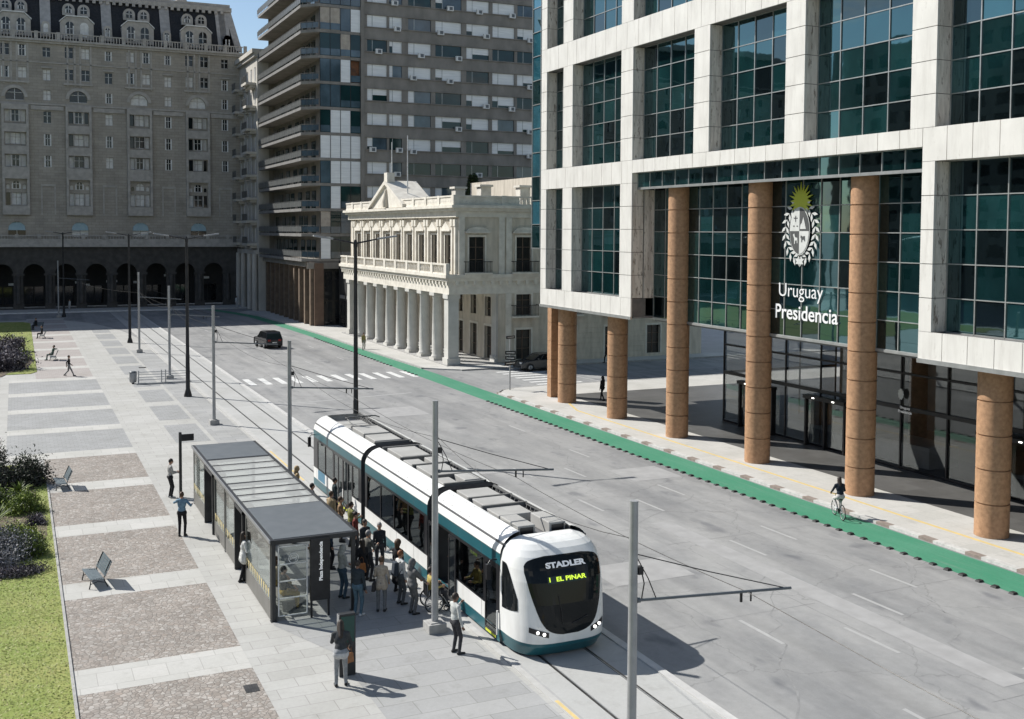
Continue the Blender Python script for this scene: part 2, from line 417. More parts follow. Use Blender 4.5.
# forecourt paving under the building, overhang shade darkened into its colour
m_fore_shade = slabs('forecourt_shade_paving', (.14,.137,.132), (.115,.112,.108), (.09,.088,.085), 1.2, 1.2, rough=.5, sp=.4)
sheet('forecourt_shade_paving', [rect(36.3,90,-30,69.5)], .1, m_fore_shade)
# the sidewalk across the side street, in front of the palace and the tower
far_sw = [(y, lo(y)+wid(y)+.15) for y in (88,94,100,110,121,129,137,144,150,158)]
slab('sidewalk', [(33.4,86.6),(34.6,85.6),(90,85.6),(90,160),(31,160)]+[(x,y) for y,x in reversed(far_sw)], 0, .11, m_sidewalk)
b = MB()
for (a,xa),(c,xc) in zip(far_sw,far_sw[1:]): b.hexa([(xa-.2,a,0),(xa+.02,a,0),(xc+.02,c,0),(xc-.2,c,0),(xa-.2,a,.12),(xa+.02,a,.12),(xc+.02,c,.12),(xc-.2,c,.12)])
b.box(34.6,90,85.4,85.6,0,.12)
struct('kerb', b, m_conc)
slab('sidewalk', rect(-160,36,166.5,174), 0, .14, m_sidewalk)
b = MB(); b.box(-160,27,166.2,166.5,0,.2); struct('kerb', b, M('hotel_kerb',(.6,.61,.6),(.5,.5,.5),2,.7))

# road markings
b = MB()
for i in range(12):
    x = 16.35+i*1.2
    b.add([(x,83.5,.004),(x+.5,83.5,.004),(x+.5,87.2,.004),(x,87.2,.004)], [(0,1,2,3)])
for i in range(7): b.quad((37.0,75.4+i*1.3,.004),(41,75.4+i*1.3,.004),(41,75.9+i*1.3,.004),(37,75.9+i*1.3,.004))
struct('crosswalk', b, m_white)
b = MB()
def line(p, q, w):
    p = Vector((*p,0)); q = Vector((*q,0)); d = (q-p).normalized(); s = Vector((-d.y,d.x,0))*w/2
    b.quad(*[(v.x,v.y,.004) for v in (p-s,q-s,q+s,p+s)])
line((16.5,73.7),(21,74.3),.22); line((22.2,74.65),(26.5,75.3),.22)
line((41.6,83.5),(42.6,74),.2); line((42.6,79),(60,79.5),.12)
for x, y0 in ((20.2,18),(20.2,24.8) ,(20.2,12)): line((x,y0),(x,y0+2.1),.13)
for x, seq in ((22.8,(16,22.9,40,47)),(25.2,(18.5,25.2,32,39,46)),(27.6,(20,27,33.2,41,50,58)),(24,(95,104,116,128,140)),(20.5,(96,106,118,130)),(27.5,(97,108,120,132))):
    for y0 in seq: line((x,y0),(x-.05,y0+2.2),.13)
line((15.95,60),(15.95,150),.12)
struct('lane_marking', b, m_wornpaint)
sheet('road_patch', [rect(17.2,19.5,52,58.5), rect(21,24.5,66,69.5), rect(16.2,18.8,73.0,73.5), rect(23.6,24.5,20,37.5), rect(18.3,21.5,31.2,33.4), rect(26.9,29.6,44.2,46.8), rect(20,22.1,48.5,49.3)], .005, M('asphalt_repair',(.265,.263,.26),(.315,.313,.31),1.4,.85,detail=8))

# rubber lane separators along the cycle lane
pb = MB(); pb.add([(-.12,-.11,0),(.12,-.11,0),(.12,.11,0),(-.12,.11,0),(-.09,-.08,.07),(.09,-.08,.07),(.09,.08,.07),(-.09,.08,.07)], [(4,5,6,7),(0,1,5,4),(1,2,6,5),(2,3,7,6),(3,0,4,7)])
y = 21.0; first = None
while y < 118:
    gap = .7 if y < 70 else .95
    if not (70 < y < 84 or 88.0 < y < 90.5):
        if first is None:
            first = pb.build('lane_separator', m_black); o = first
            tag(o, 'small black rubber block in the row edging the green cycle lane', 'lane separator', 'black rubber blocks edging the green cycle lane')
        else: o = first.copy(); COL.objects.link(o)
        o.location = (lo(y)-.04+rnd.uniform(-.02,.02), y+rnd.uniform(-.03,.03), 0); o.rotation_euler.z = rnd.uniform(-.12,.12); o.scale = (1,rnd.uniform(.9,1.05),rnd.uniform(.8,1.1))
    y += gap
# small dark iron lids and drains in the paving
def lid(x,y,w,d,z,label):
    b = MB(); b.box(x,x+w,y,y+d,z,z+.008)
    for i in range(5): b.box(x+.05+i*w/5.4,x+.05+i*w/5.4+.02,y+.04,y+d-.04,z+.008,z+.013)
    tag(b.build('drain_cover', m_rail), label, 'drain cover')
lid(5.25,27.7,.36,.5,.026,'dark iron drain lid in the corner of the nearest cobbled panel')
lid(9.55,97.5,.6,.7,.026,'dark iron lid in the grey paving behind the crowd barrier')
# sealed cracks and slab joints of the old carriageway
b = MB(); rj = random.Random(8)
def seam(x0,y0,x1,y1,w=.035,j=.06):
    n = max(4,int(math.hypot(x1-x0,y1-y0)/.8)); dx,dy = (x1-x0)/n,(y1-y0)/n; l = math.hypot(dx,dy); nx,ny = -dy/l,dx/l
    off = [rj.uniform(-j,j) for _ in range(n+1)]; ww = [w*rj.uniform(.4,1.2) for _ in range(n+1)]
    P_ = lambda i,s: (x0+dx*i+nx*(off[i]+s*ww[i]), y0+dy*i+ny*(off[i]+s*ww[i]), .003)
    for i in range(n):
        if rj.random() < .12: continue
        b.quad(P_(i,-1),P_(i+1,-1),P_(i+1,1),P_(i,1))
for x in (19.4,22.95,26.6): seam(x,12,x,72,.022,.03); seam(x,92,x,140,.022,.03)
for y in (19.5,27.2,34.6,43.1,52.4,60.8,69.5,95,104,116,129): seam(15.95,y,30.0,y+rj.uniform(-.3,.3),.02,.03)
for q in ((17,20,24,31),(24.5,22,29.5,30),(20,36,28,41),(18,55,23,63),(25,47,29,58),(21,97,27,108)): seam(*q,.03,.35)
struct('road_seam', b, M('bitumen_seam',(.17,.17,.17),(.24,.24,.238),3,.8))
# ------------------------------------------------------------------ the tram
m_tw = M('tram_white', (.72,.72,.70), (.62,.615,.59), 1.1, .3, spec=.5, stretch=(3,3,.6), lo=.45, hi=.8)
m_tb = M('tram_teal', (.012,.085,.105), (.016,.098,.12), .6, .3, spec=.5)
m_tblk = M('tram_black', (.012,.012,.014), (.02,.02,.022), 2, .3)
m_tglass = glass_thin('tram_glass', (.34,.36,.365), .05)
m_cabglass = glass_thin('tram_cab_glass', (.20,.215,.22), .06)
m_rubber = M('bellows_rubber', (.018,.018,.02), (.03,.03,.03), 5, .75)
m_tgrey = M('tram_roof_grey', (.36,.355,.34), (.31,.305,.29), 1.2, .6)
m_tdark = M('tram_roof_dark', (.10,.10,.10), (.14,.14,.135), 1.5, .7)
m_int = M('tram_interior', (.13,.13,.135), (.1,.1,.105), 1, .6)
m_seatc = M('seat_fabric', (.03,.05,.09), (.04,.06,.1), 5, .8)
m_rail_y = M('yellow_handrail', (.55,.42,.02), (.5,.38,.02), 3, .4)
m_yel = M('hi_vis_yellow', (.55,.6,.04), (.5,.55,.05), 5, .6)

TX0, TX1, TC = 12.53, 15.41, 13.97
def textmesh(name, body, size, mat, ext=.01, bold=0, sx=1, xdir=(1,0,0), ydir=(0,0,1), loc=(0,0,0), parent=None, align='CENTER', spacing=1):
    cu = bpy.data.curves.new(name, 'FONT'); cu.body = body; cu.size = size; cu.extrude = ext; cu.offset = bold
    cu.align_x = align; cu.align_y = 'CENTER'; cu.space_character = spacing; cu.resolution_u = 4
    ob = bpy.data.objects.new(name+'_tmp', cu); COL.objects.link(ob)
    dg = bpy.context.evaluated_depsgraph_get(); me = bpy.data.meshes.new_from_object(ob.evaluated_get(dg))
    bpy.data.objects.remove(ob); bpy.data.curves.remove(cu)
    x = Vector(xdir); y = Vector(ydir); z = x.cross(y)
    off = Vector(OFF.get(parent.name,(0,0,0))) if parent else Vector((0,0,0))
    for v in me.vertices:
        c = v.co.copy(); v.co = Vector(loc)-off + x*(c.x*sx) + y*c.y + z*c.z
    me.materials.clear(); me.materials.append(mat); me.name = name
    o = bpy.data.objects.new(name, me); COL.objects.link(o)
    if parent: o.parent = parent
    OFF[o.name] = tuple(off); return o

tram = thing('tram', 'long white and teal three section tram stopped at the platform', 'tram', (TC, 38.2, 0))
# openings on the platform side and road side: (y0,y1,z0,z1)
Zw0, Zw1 = 1.02, 2.28
WL = {'n': [(28.15,29.05,.42,2.3),(29.15,31.72,1.02,2.28),(31.85,33.25,.42,2.3)],
      'm': [(34.3,35.9,1.02,2.28),(35.98,37.5,1.02,2.28),(37.58,39.1,1.02,2.28),(39.18,40.85,1.02,2.28)],
      't': [(42.05,42.9,1.02,2.28),(43.0,44.35,.42,2.3),(44.45,45.8,.42,2.3),(45.95,47.2,1.02,2.28),(47.3,48.55,1.02,2.28)]}
WR = {'n': [(28.2,30.3,1.02,2.28),(30.4,31.75,1.02,2.28),(31.85,33.2,1.02,2.28)],
      'm': [(34.3,35.9,1.02,2.28),(35.98,37.5,1.02,2.28),(37.58,39.1,1.02,2.28),(39.18,40.85,1.02,2.28)],
      't': [(42.05,43.6,1.02,2.28),(43.7,45.2,1.02,2.28),(45.3,46.9,1.02,2.28),(47.0,48.55,1.02,2.28)]}
SEC = {'n': (27.95,33.45), 'm': (34.0,41.15), 't': (41.7,49.3)}
cove = [(0,2.72),(.03,2.85),(.09,2.98),(.18,3.10),(.30,3.20),(.44,3.27),(.58,3.31),(.62,3.31)]
def is_door(o): return o[2] < .9
FLf = lambda u,z,d: (TX0+d, u, z)
FRf = lambda u,z,d: (TX1-d, u, z)
for key, (a, c) in SEC.items():
    b = MB()                                   # white shell: side walls, coves, roof, ends, floor
    for F, W in ((FLf, WL[key]), (FRf, WR[key])):
        b.mi = 0; b.wall(F, a, c, .48, .98, W, .07); b.mi = 4; b.wall(F, a, c, .98, 2.38, W, .07)
        b.mi = 1; b.wall(F, a, c, .14, .48, [(o[0],o[1],.14 if is_door(o) else 0,.48) for o in W if is_door(o)], .07)
        b.mi = 1; b.quad(F(a,2.38,0),F(c,2.38,0),F(c,2.72,0),F(a,2.72,0))
        b.mi = 0; b.smooth = True
        for (d0,z0),(d1,z1) in zip(cove, cove[1:]): b.quad(F(a,z0,d0),F(c,z0,d0),F(c,z1,d1),F(a,z1,d1))
        b.smooth = False
    b.mi = 2; b.quad((TX0+.62,a,3.31),(TX0+.62,c,3.31),(TX0+.62,c,3.02),(TX0+.62,a,3.02)); b.quad((TX1-.62,a,3.31),(TX1-.62,c,3.31),(TX1-.62,c,3.02),(TX1-.62,a,3.02))
    b.mi = 3; b.box(TX0+.08,TX1-.08,a,c,2.96,3.02); b.box(TX0+.08,TX1-.08,a,c,.30,.36)
    for y in (a, c):
        if (key, y) in (('t', 49.3),): continue
        b.mi = 2; yy = y
        b.quad((TX0+.01,yy,.15),(TX0+.6,yy,.15),(TX0+.6,yy,2.9),(TX0+.01,yy,2.72)); b.quad((TX1-.6,yy,.15),(TX1-.01,yy,.15),(TX1-.01,yy,2.72),(TX1-.6,yy,2.9))
    car = b.build('car_body', [m_tw, m_tb, m_tdark, m_int, m_tblk], tram)
    b = MB()
    for F in (FLf, FRf):
        yy = a+1.35
        while yy < c-.4:
            if not any(is_door(o) and o[0]-.1 < yy < o[1]+.1 for o in WL[key]): b.fbox(F,yy-.008,yy+.008,.5,.97,-.002,.0)
            b.fbox(F,yy-.006,yy+.006,2.39,2.71,-.002,.0); yy += 1.9
        b.fbox(F,a,c,2.715,2.73,-.004,.004); b.fbox(F,a,c,.475,.487,-.003,.0)
    b.build('panel_seam', m_tdark, car)
    # panel seams and small roof bolts
    b = MB()
    for i in range(7): b.cyl((TX0+.20,a+.5+i*(c-a-1)/6,3.10),(TX0+.185,a+.5+i*(c-a-1)/6,3.125),.022,n=6)
    b.build('roof_bolt', m_tgrey, car)
    for F, W in ((FLf, WL[key]), (FRf, WR[key])):
        for o in W:
            if is_door(o):
                if F is FLf and o[0] == 31.85:     # open doorway with sliding leaves parked beside it
                    b = MB(); b.fbox(F,o[0]-.02,o[0]+.06,.16,2.3,-.01,.05); b.fbox(F,o[1]-.06,o[1]+.02,.16,2.3,-.01,.05); b.fbox(F,o[0],o[1],.14,.3,.0,.06)
                    d = b.build('door_frame', m_tblk, tram)
                    for q in (o[0]-.55, o[1]-.12):
                        b = MB(); b.fbox(F,q,q+.62,.2,.28,-.05,-.02); b.fbox(F,q,q+.62,2.2,2.28,-.05,-.02); b.fbox(F,q,q+.07,.28,2.2,-.05,-.02); b.fbox(F,q+.55,q+.62,.28,2.2,-.05,-.02)
                        dl = b.build('door', m_tblk, tram); b = MB(); b.fbox(F,q+.07,q+.55,.28,2.2,-.04,-.03); b.build('pane', m_tglass, dl)
                    continue
                b = MB(); mid = (o[0]+o[1])/2
                leaves = [(o[0],mid),(mid,o[1])] if o[1]-o[0] > 1 else [(o[0],o[1])]
                for l0, l1 in leaves:
                    b = MB()
                    b.fbox(F,l0,l0+.06,.16,2.3,.0,.05); b.fbox(F,l1-.06,l1,.16,2.3,.0,.05); b.fbox(F,l0+.06,l1-.06,.16,.30,.0,.05); b.fbox(F,l0+.06,l1-.06,2.22,2.3,.0,.05)
                    d = b.build('door', m_tblk, tram)
                    b = MB(); b.fbox(F,l0+.06,l1-.06,.30,2.22,.015,.03); b.build('pane', m_tglass, d)
                    b = MB(); b.fbox(F,l0+.08,l1-.08,.17,.24,-.008,-.001); b.build('step_marking', m_yel, d)
            else:
                b = MB(); b.fbox(F,o[0]-.04,o[1]+.04,o[2]-.04,o[2],-.006,.05); b.fbox(F,o[0]-.04,o[1]+.04,o[3],o[3]+.05,-.006,.05); b.fbox(F,o[0]-.04,o[0],o[2],o[3],-.006,.05); b.fbox(F,o[1],o[1]+.04,o[2],o[3],-.006,.05)
                w = b.build('window', m_tblk, tram)
                b = MB(); b.fbox(F,o[0],o[1],o[2],o[3],.015,.03); b.build('pane', m_tglass, w)
# black band that visually joins the windows
for a, c in ((33.45,34.0),(41.15,41.7)):
    b = MB(); n = 5
    prof = [(TX0+.03,.16),(TX0+.03,2.70)]+[(TX0+.03+d,z-.015) for d,z in cove]+[(TX1-.03-d,z-.015) for d,z in reversed(cove)]+[(TX1-.03,2.70),(TX1-.03,.16)]
    rows = []
    for i in range(2*n+1):
        y = a+(c-a)*i/(2*n); ins = .05 if i % 2 else 0
        rows.append([(TC+(x-TC)*(1-ins/1.3), y, .16+(z-.16)*(1-ins/3)) for x,z in prof])
    for r0, r1 in zip(rows, rows[1:]):
        for k in range(len(prof)-1): b.quad(r0[k],r0[k+1],r1[k+1],r1[k])
    b.build('gangway_bellows', m_rubber, tram)
# panel with the operator's picture block near the tail
b = MB(); b.fbox(FLf,47.3,48.5,.52,.98,-.004,-.001); b.build('blue_panel', M('tram_blue_panel',(.05,.16,.24),(.07,.2,.3),3,.4), tram)
# rear end (plain tapered back)
b = MB(); b.smooth = False
for z0,z1,m in ((.14,.5,1),(.5,1.15,0),(2.35,2.72,1)):
    b.mi = m; pts = [(TX0,49.3),(TX0+.12,49.62),(TX0+.5,49.85),(TC,49.93),(TX1-.5,49.85),(TX1-.12,49.62),(TX1,49.3)]
    for (xa,ya),(xb,yb) in zip(pts,pts[1:]): b.quad((xa,ya,z0),(xb,yb,z0),(xb,yb,z1),(xa,ya,z1))
b.mi = 0
pts = [(TX0,49.3),(TX0+.12,49.62),(TX0+.5,49.85),(TC,49.93),(TX1-.5,49.85),(TX1-.12,49.62),(TX1,49.3)]
b.smooth = True
for (xa,ya),(xb,yb) in zip(pts,pts[1:]):
    pr_ = [(0,2.72),(.1,2.95),(.28,3.15),(.5,3.27)]
    for (s0,z0),(s1,z1) in zip(pr_,pr_[1:]):
        f = lambda x,y,s: (TC+(x-TC)*(1-s*.9), 49.3+(y-49.3)*(1-s), )
        b.quad((*f(xa,ya,s0),z0),(*f(xb,yb,s0),z0),(*f(xb,yb,s1),z1),(*f(xa,ya,s1),z1))
b.smooth = False
rear = b.build('rear_end', [m_tw,m_tb], tram)
b = MB()
for (xa,ya),(xb,yb) in zip(pts,pts[1:]): b.quad((xa,ya,1.15),(xb,yb,1.15),(xb,yb,2.35),(xa,ya,2.35))
b.build('window', m_cabglass, tram)

# front cab: superellipse loft
def zm(z): return z if z < 2.3 else 2.3+(z-2.3)*.86
def cabpt(t, z, off=0):
    W = np.interp(z,[.1,.5,1.2,2.2,2.6,2.9,3.1,3.25,3.36],[1.34,1.43,1.445,1.44,1.425,1.37,1.27,1.12,.8])+off
    D = np.interp(z,[.1,.42,.6,1.0,1.6,2.2,2.6,2.9,3.1,3.25,3.36],[1.55,1.88,1.94,1.95,1.88,1.74,1.56,1.36,1.12,.85,.45])+off
    n = 3.5; ct, st = math.cos(t), math.sin(t)
    x = W*math.copysign(abs(ct)**(2/n), ct); y = D*abs(st)**(2/n)
    return (TC-x, 27.95-.84*y, zm(z))
zs = [.12,.2,.3,.42,.52,.56,.7,.85,1.0,1.2,1.4,1.6,1.8,2.0,2.2,2.4,2.55,2.7,2.82,2.92,3.01,3.1,3.17,3.23,3.28,3.32,3.35]
ts = [math.pi*i/48 for i in range(49)]
b = MB(); b.smooth = True
for z0, z1 in zip(zs,zs[1:]):
    b.mi = 1 if z1 <= .525 else 0
    for t0, t1 in zip(ts,ts[1:]): b.quad(cabpt(t0,z0),cabpt(t1,z0),cabpt(t1,z1),cabpt(t0,z1))
b.mi = 0; b.add([cabpt(t,3.35) for t in ts], [tuple(range(49))]); b.smooth = False
cab = b.build('cab', [m_tw,m_tb], tram)
def fronty(xr, z, off):      # point of the cab skin at lateral offset xr from the centre line
    W = np.interp(z,[.1,.5,1.2,2.2,2.6,2.9,3.1,3.25,3.36],[1.34,1.43,1.445,1.44,1.425,1.37,1.27,1.12,.8])+off
    D = np.interp(z,[.1,.42,.6,1.0,1.6,2.2,2.6,2.9,3.1,3.25,3.36],[1.55,1.88,1.94,1.95,1.88,1.74,1.56,1.36,1.12,.85,.45])+off
    q = min(abs(xr)/W, .999); st = (1-q**3.5)**(1/3.5)
    return (TC+xr, 27.95-.84*D*st, zm(z))
m_wind = NT('windshield_glass'); m_wind.pr(.03,0,.3,IOR=1.4); m_wind.base((.010,.012,.013)); m_wind = m_wind.mat
def halfw(z): return np.interp(z,[.76,.80,.88,1.0,1.25,1.7,2.1,2.5,2.70,2.82,2.90,2.95],[.24,.46,.64,.78,.92,1.06,1.15,1.20,1.18,1.09,.92,.58])
def skin(b, zlist, hw, off, nx=24, x0=None):
    for z0, z1 in zip(zlist,zlist[1:]):
        for i in range(nx):
            a0 = -1+2*i/nx; a1 = -1+2*(i+1)/nx
            P_ = []
            for a, z in ((a0,z0),(a1,z0),(a1,z1),(a0,z1)):
                h = hw(z); l, r = (-h,h) if x0 is None else x0(z)
                P_.append(fronty(l+(r-l)*(a+1)/2, z, off))
            b.quad(*P_)
zz_ = [.76,.79,.82,.86,.9,.97,1.08,1.2,1.4,1.6,1.8,2.0,2.2,2.4,2.48,2.55,2.62,2.68,2.74,2.79,2.83,2.87,2.91,2.95]
b = MB(); b.smooth = True; skin(b, zz_, halfw, .012); ws = b.build('windshield', m_wind, tram)
# inner display field, wiper and dashboard seen behind the glass
b = MB(); b.smooth = True; skin(b, [2.17,2.26,2.36], lambda z:.62, .016, 12); dsp = b.build('destination_display', M('display_black',(.012,.03,.02),(.014,.034,.024),2,.25), ws)
m_led = emit('led_green', (.62,.85,.06), .8, (.3,.4,.02))
ang = Vector((0,-.2,1)).normalized()
def on_front(body, size, mat, z, x=0, sx=1, bold=0, off=.02, spacing=1):
    p = fronty(x, z, off); q = fronty(x, z+.1, off); up = (Vector(q)-Vector(p)).normalized()
    return textmesh('lettering', body, size, mat, .004, bold, sx, (1,0,0), tuple(up), p, ws, spacing=spacing)
on_front('STADLER', .215, emit('sign_white',(1,1,1),.1,(.75,.75,.75)), 2.68, .0, 1.4, .010, .03)
on_front('1', .17, m_led, 2.27, -.56, 1.0, .006, .03); on_front('EL PINAR', .17, m_led, 2.27, .10, 1.35, .004, .03)
b = MB(); b.smooth = True; b.tube([fronty(-.25,1.05,.03),fronty(-.28,1.4,.035),fronty(-.34,1.85,.03)],.012); b.tube([fronty(.05,1.05,.03),fronty(.3,1.12,.035),fronty(.55,1.2,.03)],.012); b.build('wiper', m_blackm, ws)
# cab side windows, black wedges
for s in (-1,1):
    b = MB(); b.smooth = True
    for k in range(10):
        for j in range(6):
            def q(u,v):
                z0 = 1.25+.12*u; z1 = 2.62-1.15*max(0,u-.25)/.75*.8
                z = z0+(z1-z0)*v; t = .02+u*.46
                p = cabpt(t if s < 0 else math.pi-t, z, .012); return (2*TC-p[0], p[1], p[2]) if False else p
            b.quad(q(k/10,j/6),q((k+1)/10,j/6),q((k+1)/10,(j+1)/6),q(k/10,(j+1)/6))
    b.build('side_window', m_wind, tram)
# headlights
m_hl = emit('headlight_lens',(1,.97,.9),3.5,(.9,.9,.9))
for s in (-1,1):
    b = MB(); b.smooth = True
    for i in range(6):
        for (za,zb) in ((.68,.75),(.75,.83)):
            xa = s*(.66+i*.085); xb = s*(.66+(i+1)*.085)
            up = lambda x,z: z+.0+(abs(x)-.6)*.30
            b.quad(fronty(xa,up(xa,za),.012),fronty(xb,up(xb,za),.012),fronty(xb,up(xb,zb),.012),fronty(xa,up(xa,zb),.012))
    h = b.build('headlight', m_tblk, tram)
    b = MB(); b.smooth = True
    for xc in (.80,.97):
        p = Vector(fronty(s*xc,.755+(xc-.6)*.30,.014)); b.lathe([(.042,-.03),(.036,.0),(.02,.01)], (p.x,p.y,p.z), 12, 'y')
    b.build('lamp', m_hl, h)
# wing mirrors
for y, x, s in ((28.2,TX0,-1),(28.2,TX1,1),(49.0,TX0,-1)):
    b = MB(); b.smooth = True; b.tube([(x,y,2.5),(x+s*.22,y-.05,2.52),(x+s*.3,y-.08,2.42)],.025); b.smooth = False; b.box(x+s*.3-.07,x+s*.3+.07,y-.14,y-.02,1.98,2.42)
    b.build('wing_mirror', m_tblk, tram, bevel=.03)
b = MB(); b.cyl((TX0-.05,28.02,.35),(TX0-.05,28.02,1.05),.03); b.cyl((TX0-.05,28.02,.5),(TX0+.1,28.02,.5),.02); b.build('grab_rail', m_tw, tram)
# roof equipment
def rbox(x0,x1,y0,y1,z1,mat=m_tgrey,name='roof_unit',z0=3.02): b = MB(); b.box(x0,x1,y0,y1,z0,z1); return b.build(name, mat, tram, bevel=.025)
for y0,y1,z1 in ((45.8,48.0,3.22),(43.9,45.6,3.38),(42.3,43.7,3.36),(38.9,40.7,3.36),(35.6,37.3,3.34),(32.1,33.3,3.32),(30.9,31.95,3.34),(29.8,30.8,3.30)):
    rbox(TX0+.78,TX1-.95,y0,y1,z1)
rbox(TX0+.72,TX0+1.35,37.5,38.6,3.3); rbox(TX1-1.35,TX1-.72,37.5,38.5,3.36); rbox(TX0+.72,TX0+1.3,34.3,35.3,3.3); rbox(TX1-1.35,TX1-.75,34.4,35.4,3.36)
for x0,x1 in ((TX0+.66,TX0+1.22),(TX1-1.2,TX1-.66)):
    u = rbox(x0,x1,28.15,29.45,3.40); b = MB(); b.box(x0+.07,x1-.07,28.135,28.148,3.1,3.34); b.build('fan_grille', m_tblk, u)
for y in (42.0,40.9,38.75,37.4,35.45,34.15,32.0,30.85):
    b = MB(); b.box(TX0+.66,TX1-.66,y-.05,y+.05,3.05,3.37); b.build('roof_crossbar', m_tdark, tram)
b = MB()
for a, c in SEC.values():
    b.box(TX1-.74,TX1-.68,a+.1,c-.1,3.3,3.36)
    for i in range(int((c-a)/.3)): b.cyl((TX1-.88,a+.2+i*.3,3.03),(TX1-.72,a+.3+i*.3,3.34),.018,n=5)
b.build('cable_tray', m_tdark, tram)
# folded pantograph
b = MB(); yP = 46.9
for s in (-.45,.45): b.tube([(TC+s,yP-.9,3.3),(TC+s*.9,yP+.7,3.5),(TC+s*.8,yP-.6,3.66)],.03)
b.tube([(TC-.8,yP-.62,3.62),(TC-.6,yP-.62,3.7),(TC+.6,yP-.62,3.7),(TC+.8,yP-.62,3.62)],.03); b.box(TC-.55,TC+.55,yP-1.0,yP-.7,3.22,3.32)
b.build('pantograph', m_tdark, tram)
# interior: seats, poles, ceiling light strip kept dark
b = MB()
for y in (30.4,31.2,34.8,35.7,36.8,38.0,39.2,40.3,42.5,46.4,47.6):
    b.box(TX1-.55,TX1-.12,y,y+.42,.75,.83); b.box(TX1-.55,TX1-.12,y+.36,y+.43,.83,1.45)
for y in (35.0,37.8,39.9): b.box(TX0+.12,TX0+.52,y,y+.42,.75,.83); b.box(TX0+.12,TX0+.52,y+.36,y+.43,.83,1.45)
b.build('passenger_seats', m_seatc, tram)
b = MB()
for y in (30.0,31.8,33.0,34.6,36.4,38.3,40.2,43.0,45.0): b.cyl((TC-.55,y,.36),(TC-.55,y,2.96),.02,n=8)
b.cyl((TC-.55,29,2.1),(TC-.55,33.4,2.1),.018,n=6); b.cyl((TC-.55,34,2.1),(TC-.55,41.1,2.1),.018,n=6)
b.build('handrail', m_steel, tram)
b = MB(); b.box(TX0+.5,TX1-.4,27.7,28.1,.36,.9); b.box(TX0+.4,TX1-.4,27.1,27.6,.9,1.1); b.build('driver_desk', m_tblk, tram)
# bogies and wheels
for y in (30.6,37.6,45.4):
    b = MB(); b.box(TX0+.35,TX1-.35,y-.85,y+.85,.12,.29); g = b.build('bogie', m_tdark, tram)
    for dy in (-.6,.6):
        b = MB()
        for x in (13.28,14.66): b.cyl((x-.06,y+dy,.31),(x+.06,y+dy,.31),.255,n=20)
        b.build('wheelset', m_rail, g)
# interior side displays with green text
for y in (30.1,):
    b = MB(); b.box(TX0+.1,TX0+.13,y-.28,y+.35,2.05,2.2); d = b.build('side_display', m_tblk, tram)
    textmesh('lettering','EL PINAR',.12,m_led,.002,.003,1.1,(0,-1,0),(0,0,1),(TX0+.095,y+.04,2.125),d)
# ------------------------------------------------------------------ the platform shelter
SX0, SX1, SY0, SY1, SZ = 6.95, 9.58, 32.5, 48.3, 2.52
m_shg = glass_thin('shelter_glass', (.86,.88,.87), .03)
_t = NT('shelter_roof_glass'); _t.t.nodes.remove(_t.b)
_tr = _t.n('ShaderNodeBsdfTransparent'); _tr.inputs[0].default_value = (.9,.92,.91,1); _df = _t.n('ShaderNodeBsdfDiffuse'); _df.inputs[0].default_value = (.5,.505,.495,1)
_mx = _t.n('ShaderNodeMixShader'); _mx.inputs[0].default_value = .42; _t.l(_tr.outputs[0],_mx.inputs[1]); _t.l(_df.outputs[0],_mx.inputs[2]); _t.l(_mx.outputs[0],_t.out.inputs[0]); m_shr = _t.mat
m_frame = M('shelter_frame', (.028,.029,.031), (.038,.039,.041), 3, .4, .2)
m_low = M('shelter_kick_panel', (.13,.126,.115), (.155,.15,.14), 2, .5)
m_bunt = M('cream_pattern', (.55,.46,.24), (.45,.38,.2), 5, .6)
sh = thing('tram_shelter', 'long dark framed tram platform shelter with a grey and glass roof', 'shelter', (SX0, SY0, 0))
for y in (SY0+.06, 36.6, 40.5, 45.0, SY1-.06):
    for x in (SX0+.06, SX1-.06):
        if x > 9 and y in (36.6, 45.0): continue
        b = MB(); b.box(x-.06,x+.06,y-.06,y+.06,.026,SZ-.1); b.box(x-.1,x+.1,y-.1,y+.1,.026,.04); b.build('post', m_frame, sh, bevel=.008)
b = MB(); b.box(SX0-.06,SX0+.06,SY0-.08,SY1+.08,SZ-.1,SZ+.05); b.box(SX1-.06,SX1+.06,SY0-.08,SY1+.08,SZ-.1,SZ+.05)
for y in (SY0-.02,36.6,40.5,45.0,SY1+.02): b.box(SX0+.06,SX1-.06,y-.06,y+.06,SZ-.1,SZ+.04)
b.build('roof_frame', m_frame, sh, bevel=.01)
b = MB(); b.box(SX0-.09,SX0-.06,SY0-.08,SY1+.08,SZ-.04,SZ+.065); b.build('roof_trim', m_steel, sh)
for y0,y1 in ((SY0+.04,36.54),(45.06,SY1-.04)):
    b = MB(); b.box(SX0+.06,SX1-.06,y0,y1,SZ+.0,SZ+.055); b.build('roof_panel', m_darkg, sh, bevel=.008)
for y0,y1 in ((36.66,40.44),(40.56,44.94)):
    n = 4; st = (y1-y0)/n
    for i in range(n):
        b = MB(); b.box(SX0+.06,SX1-.06,y0+i*st+.03,y0+(i+1)*st-.03,SZ+.01,SZ+.03); b.build('roof_glass', m_shr, sh)
        if i:
            b = MB(); b.box(SX0+.06,SX1-.06,y0+i*st-.03,y0+i*st+.03,SZ-.03,SZ+.045); b.build('glazing_bar', m_frame, sh)
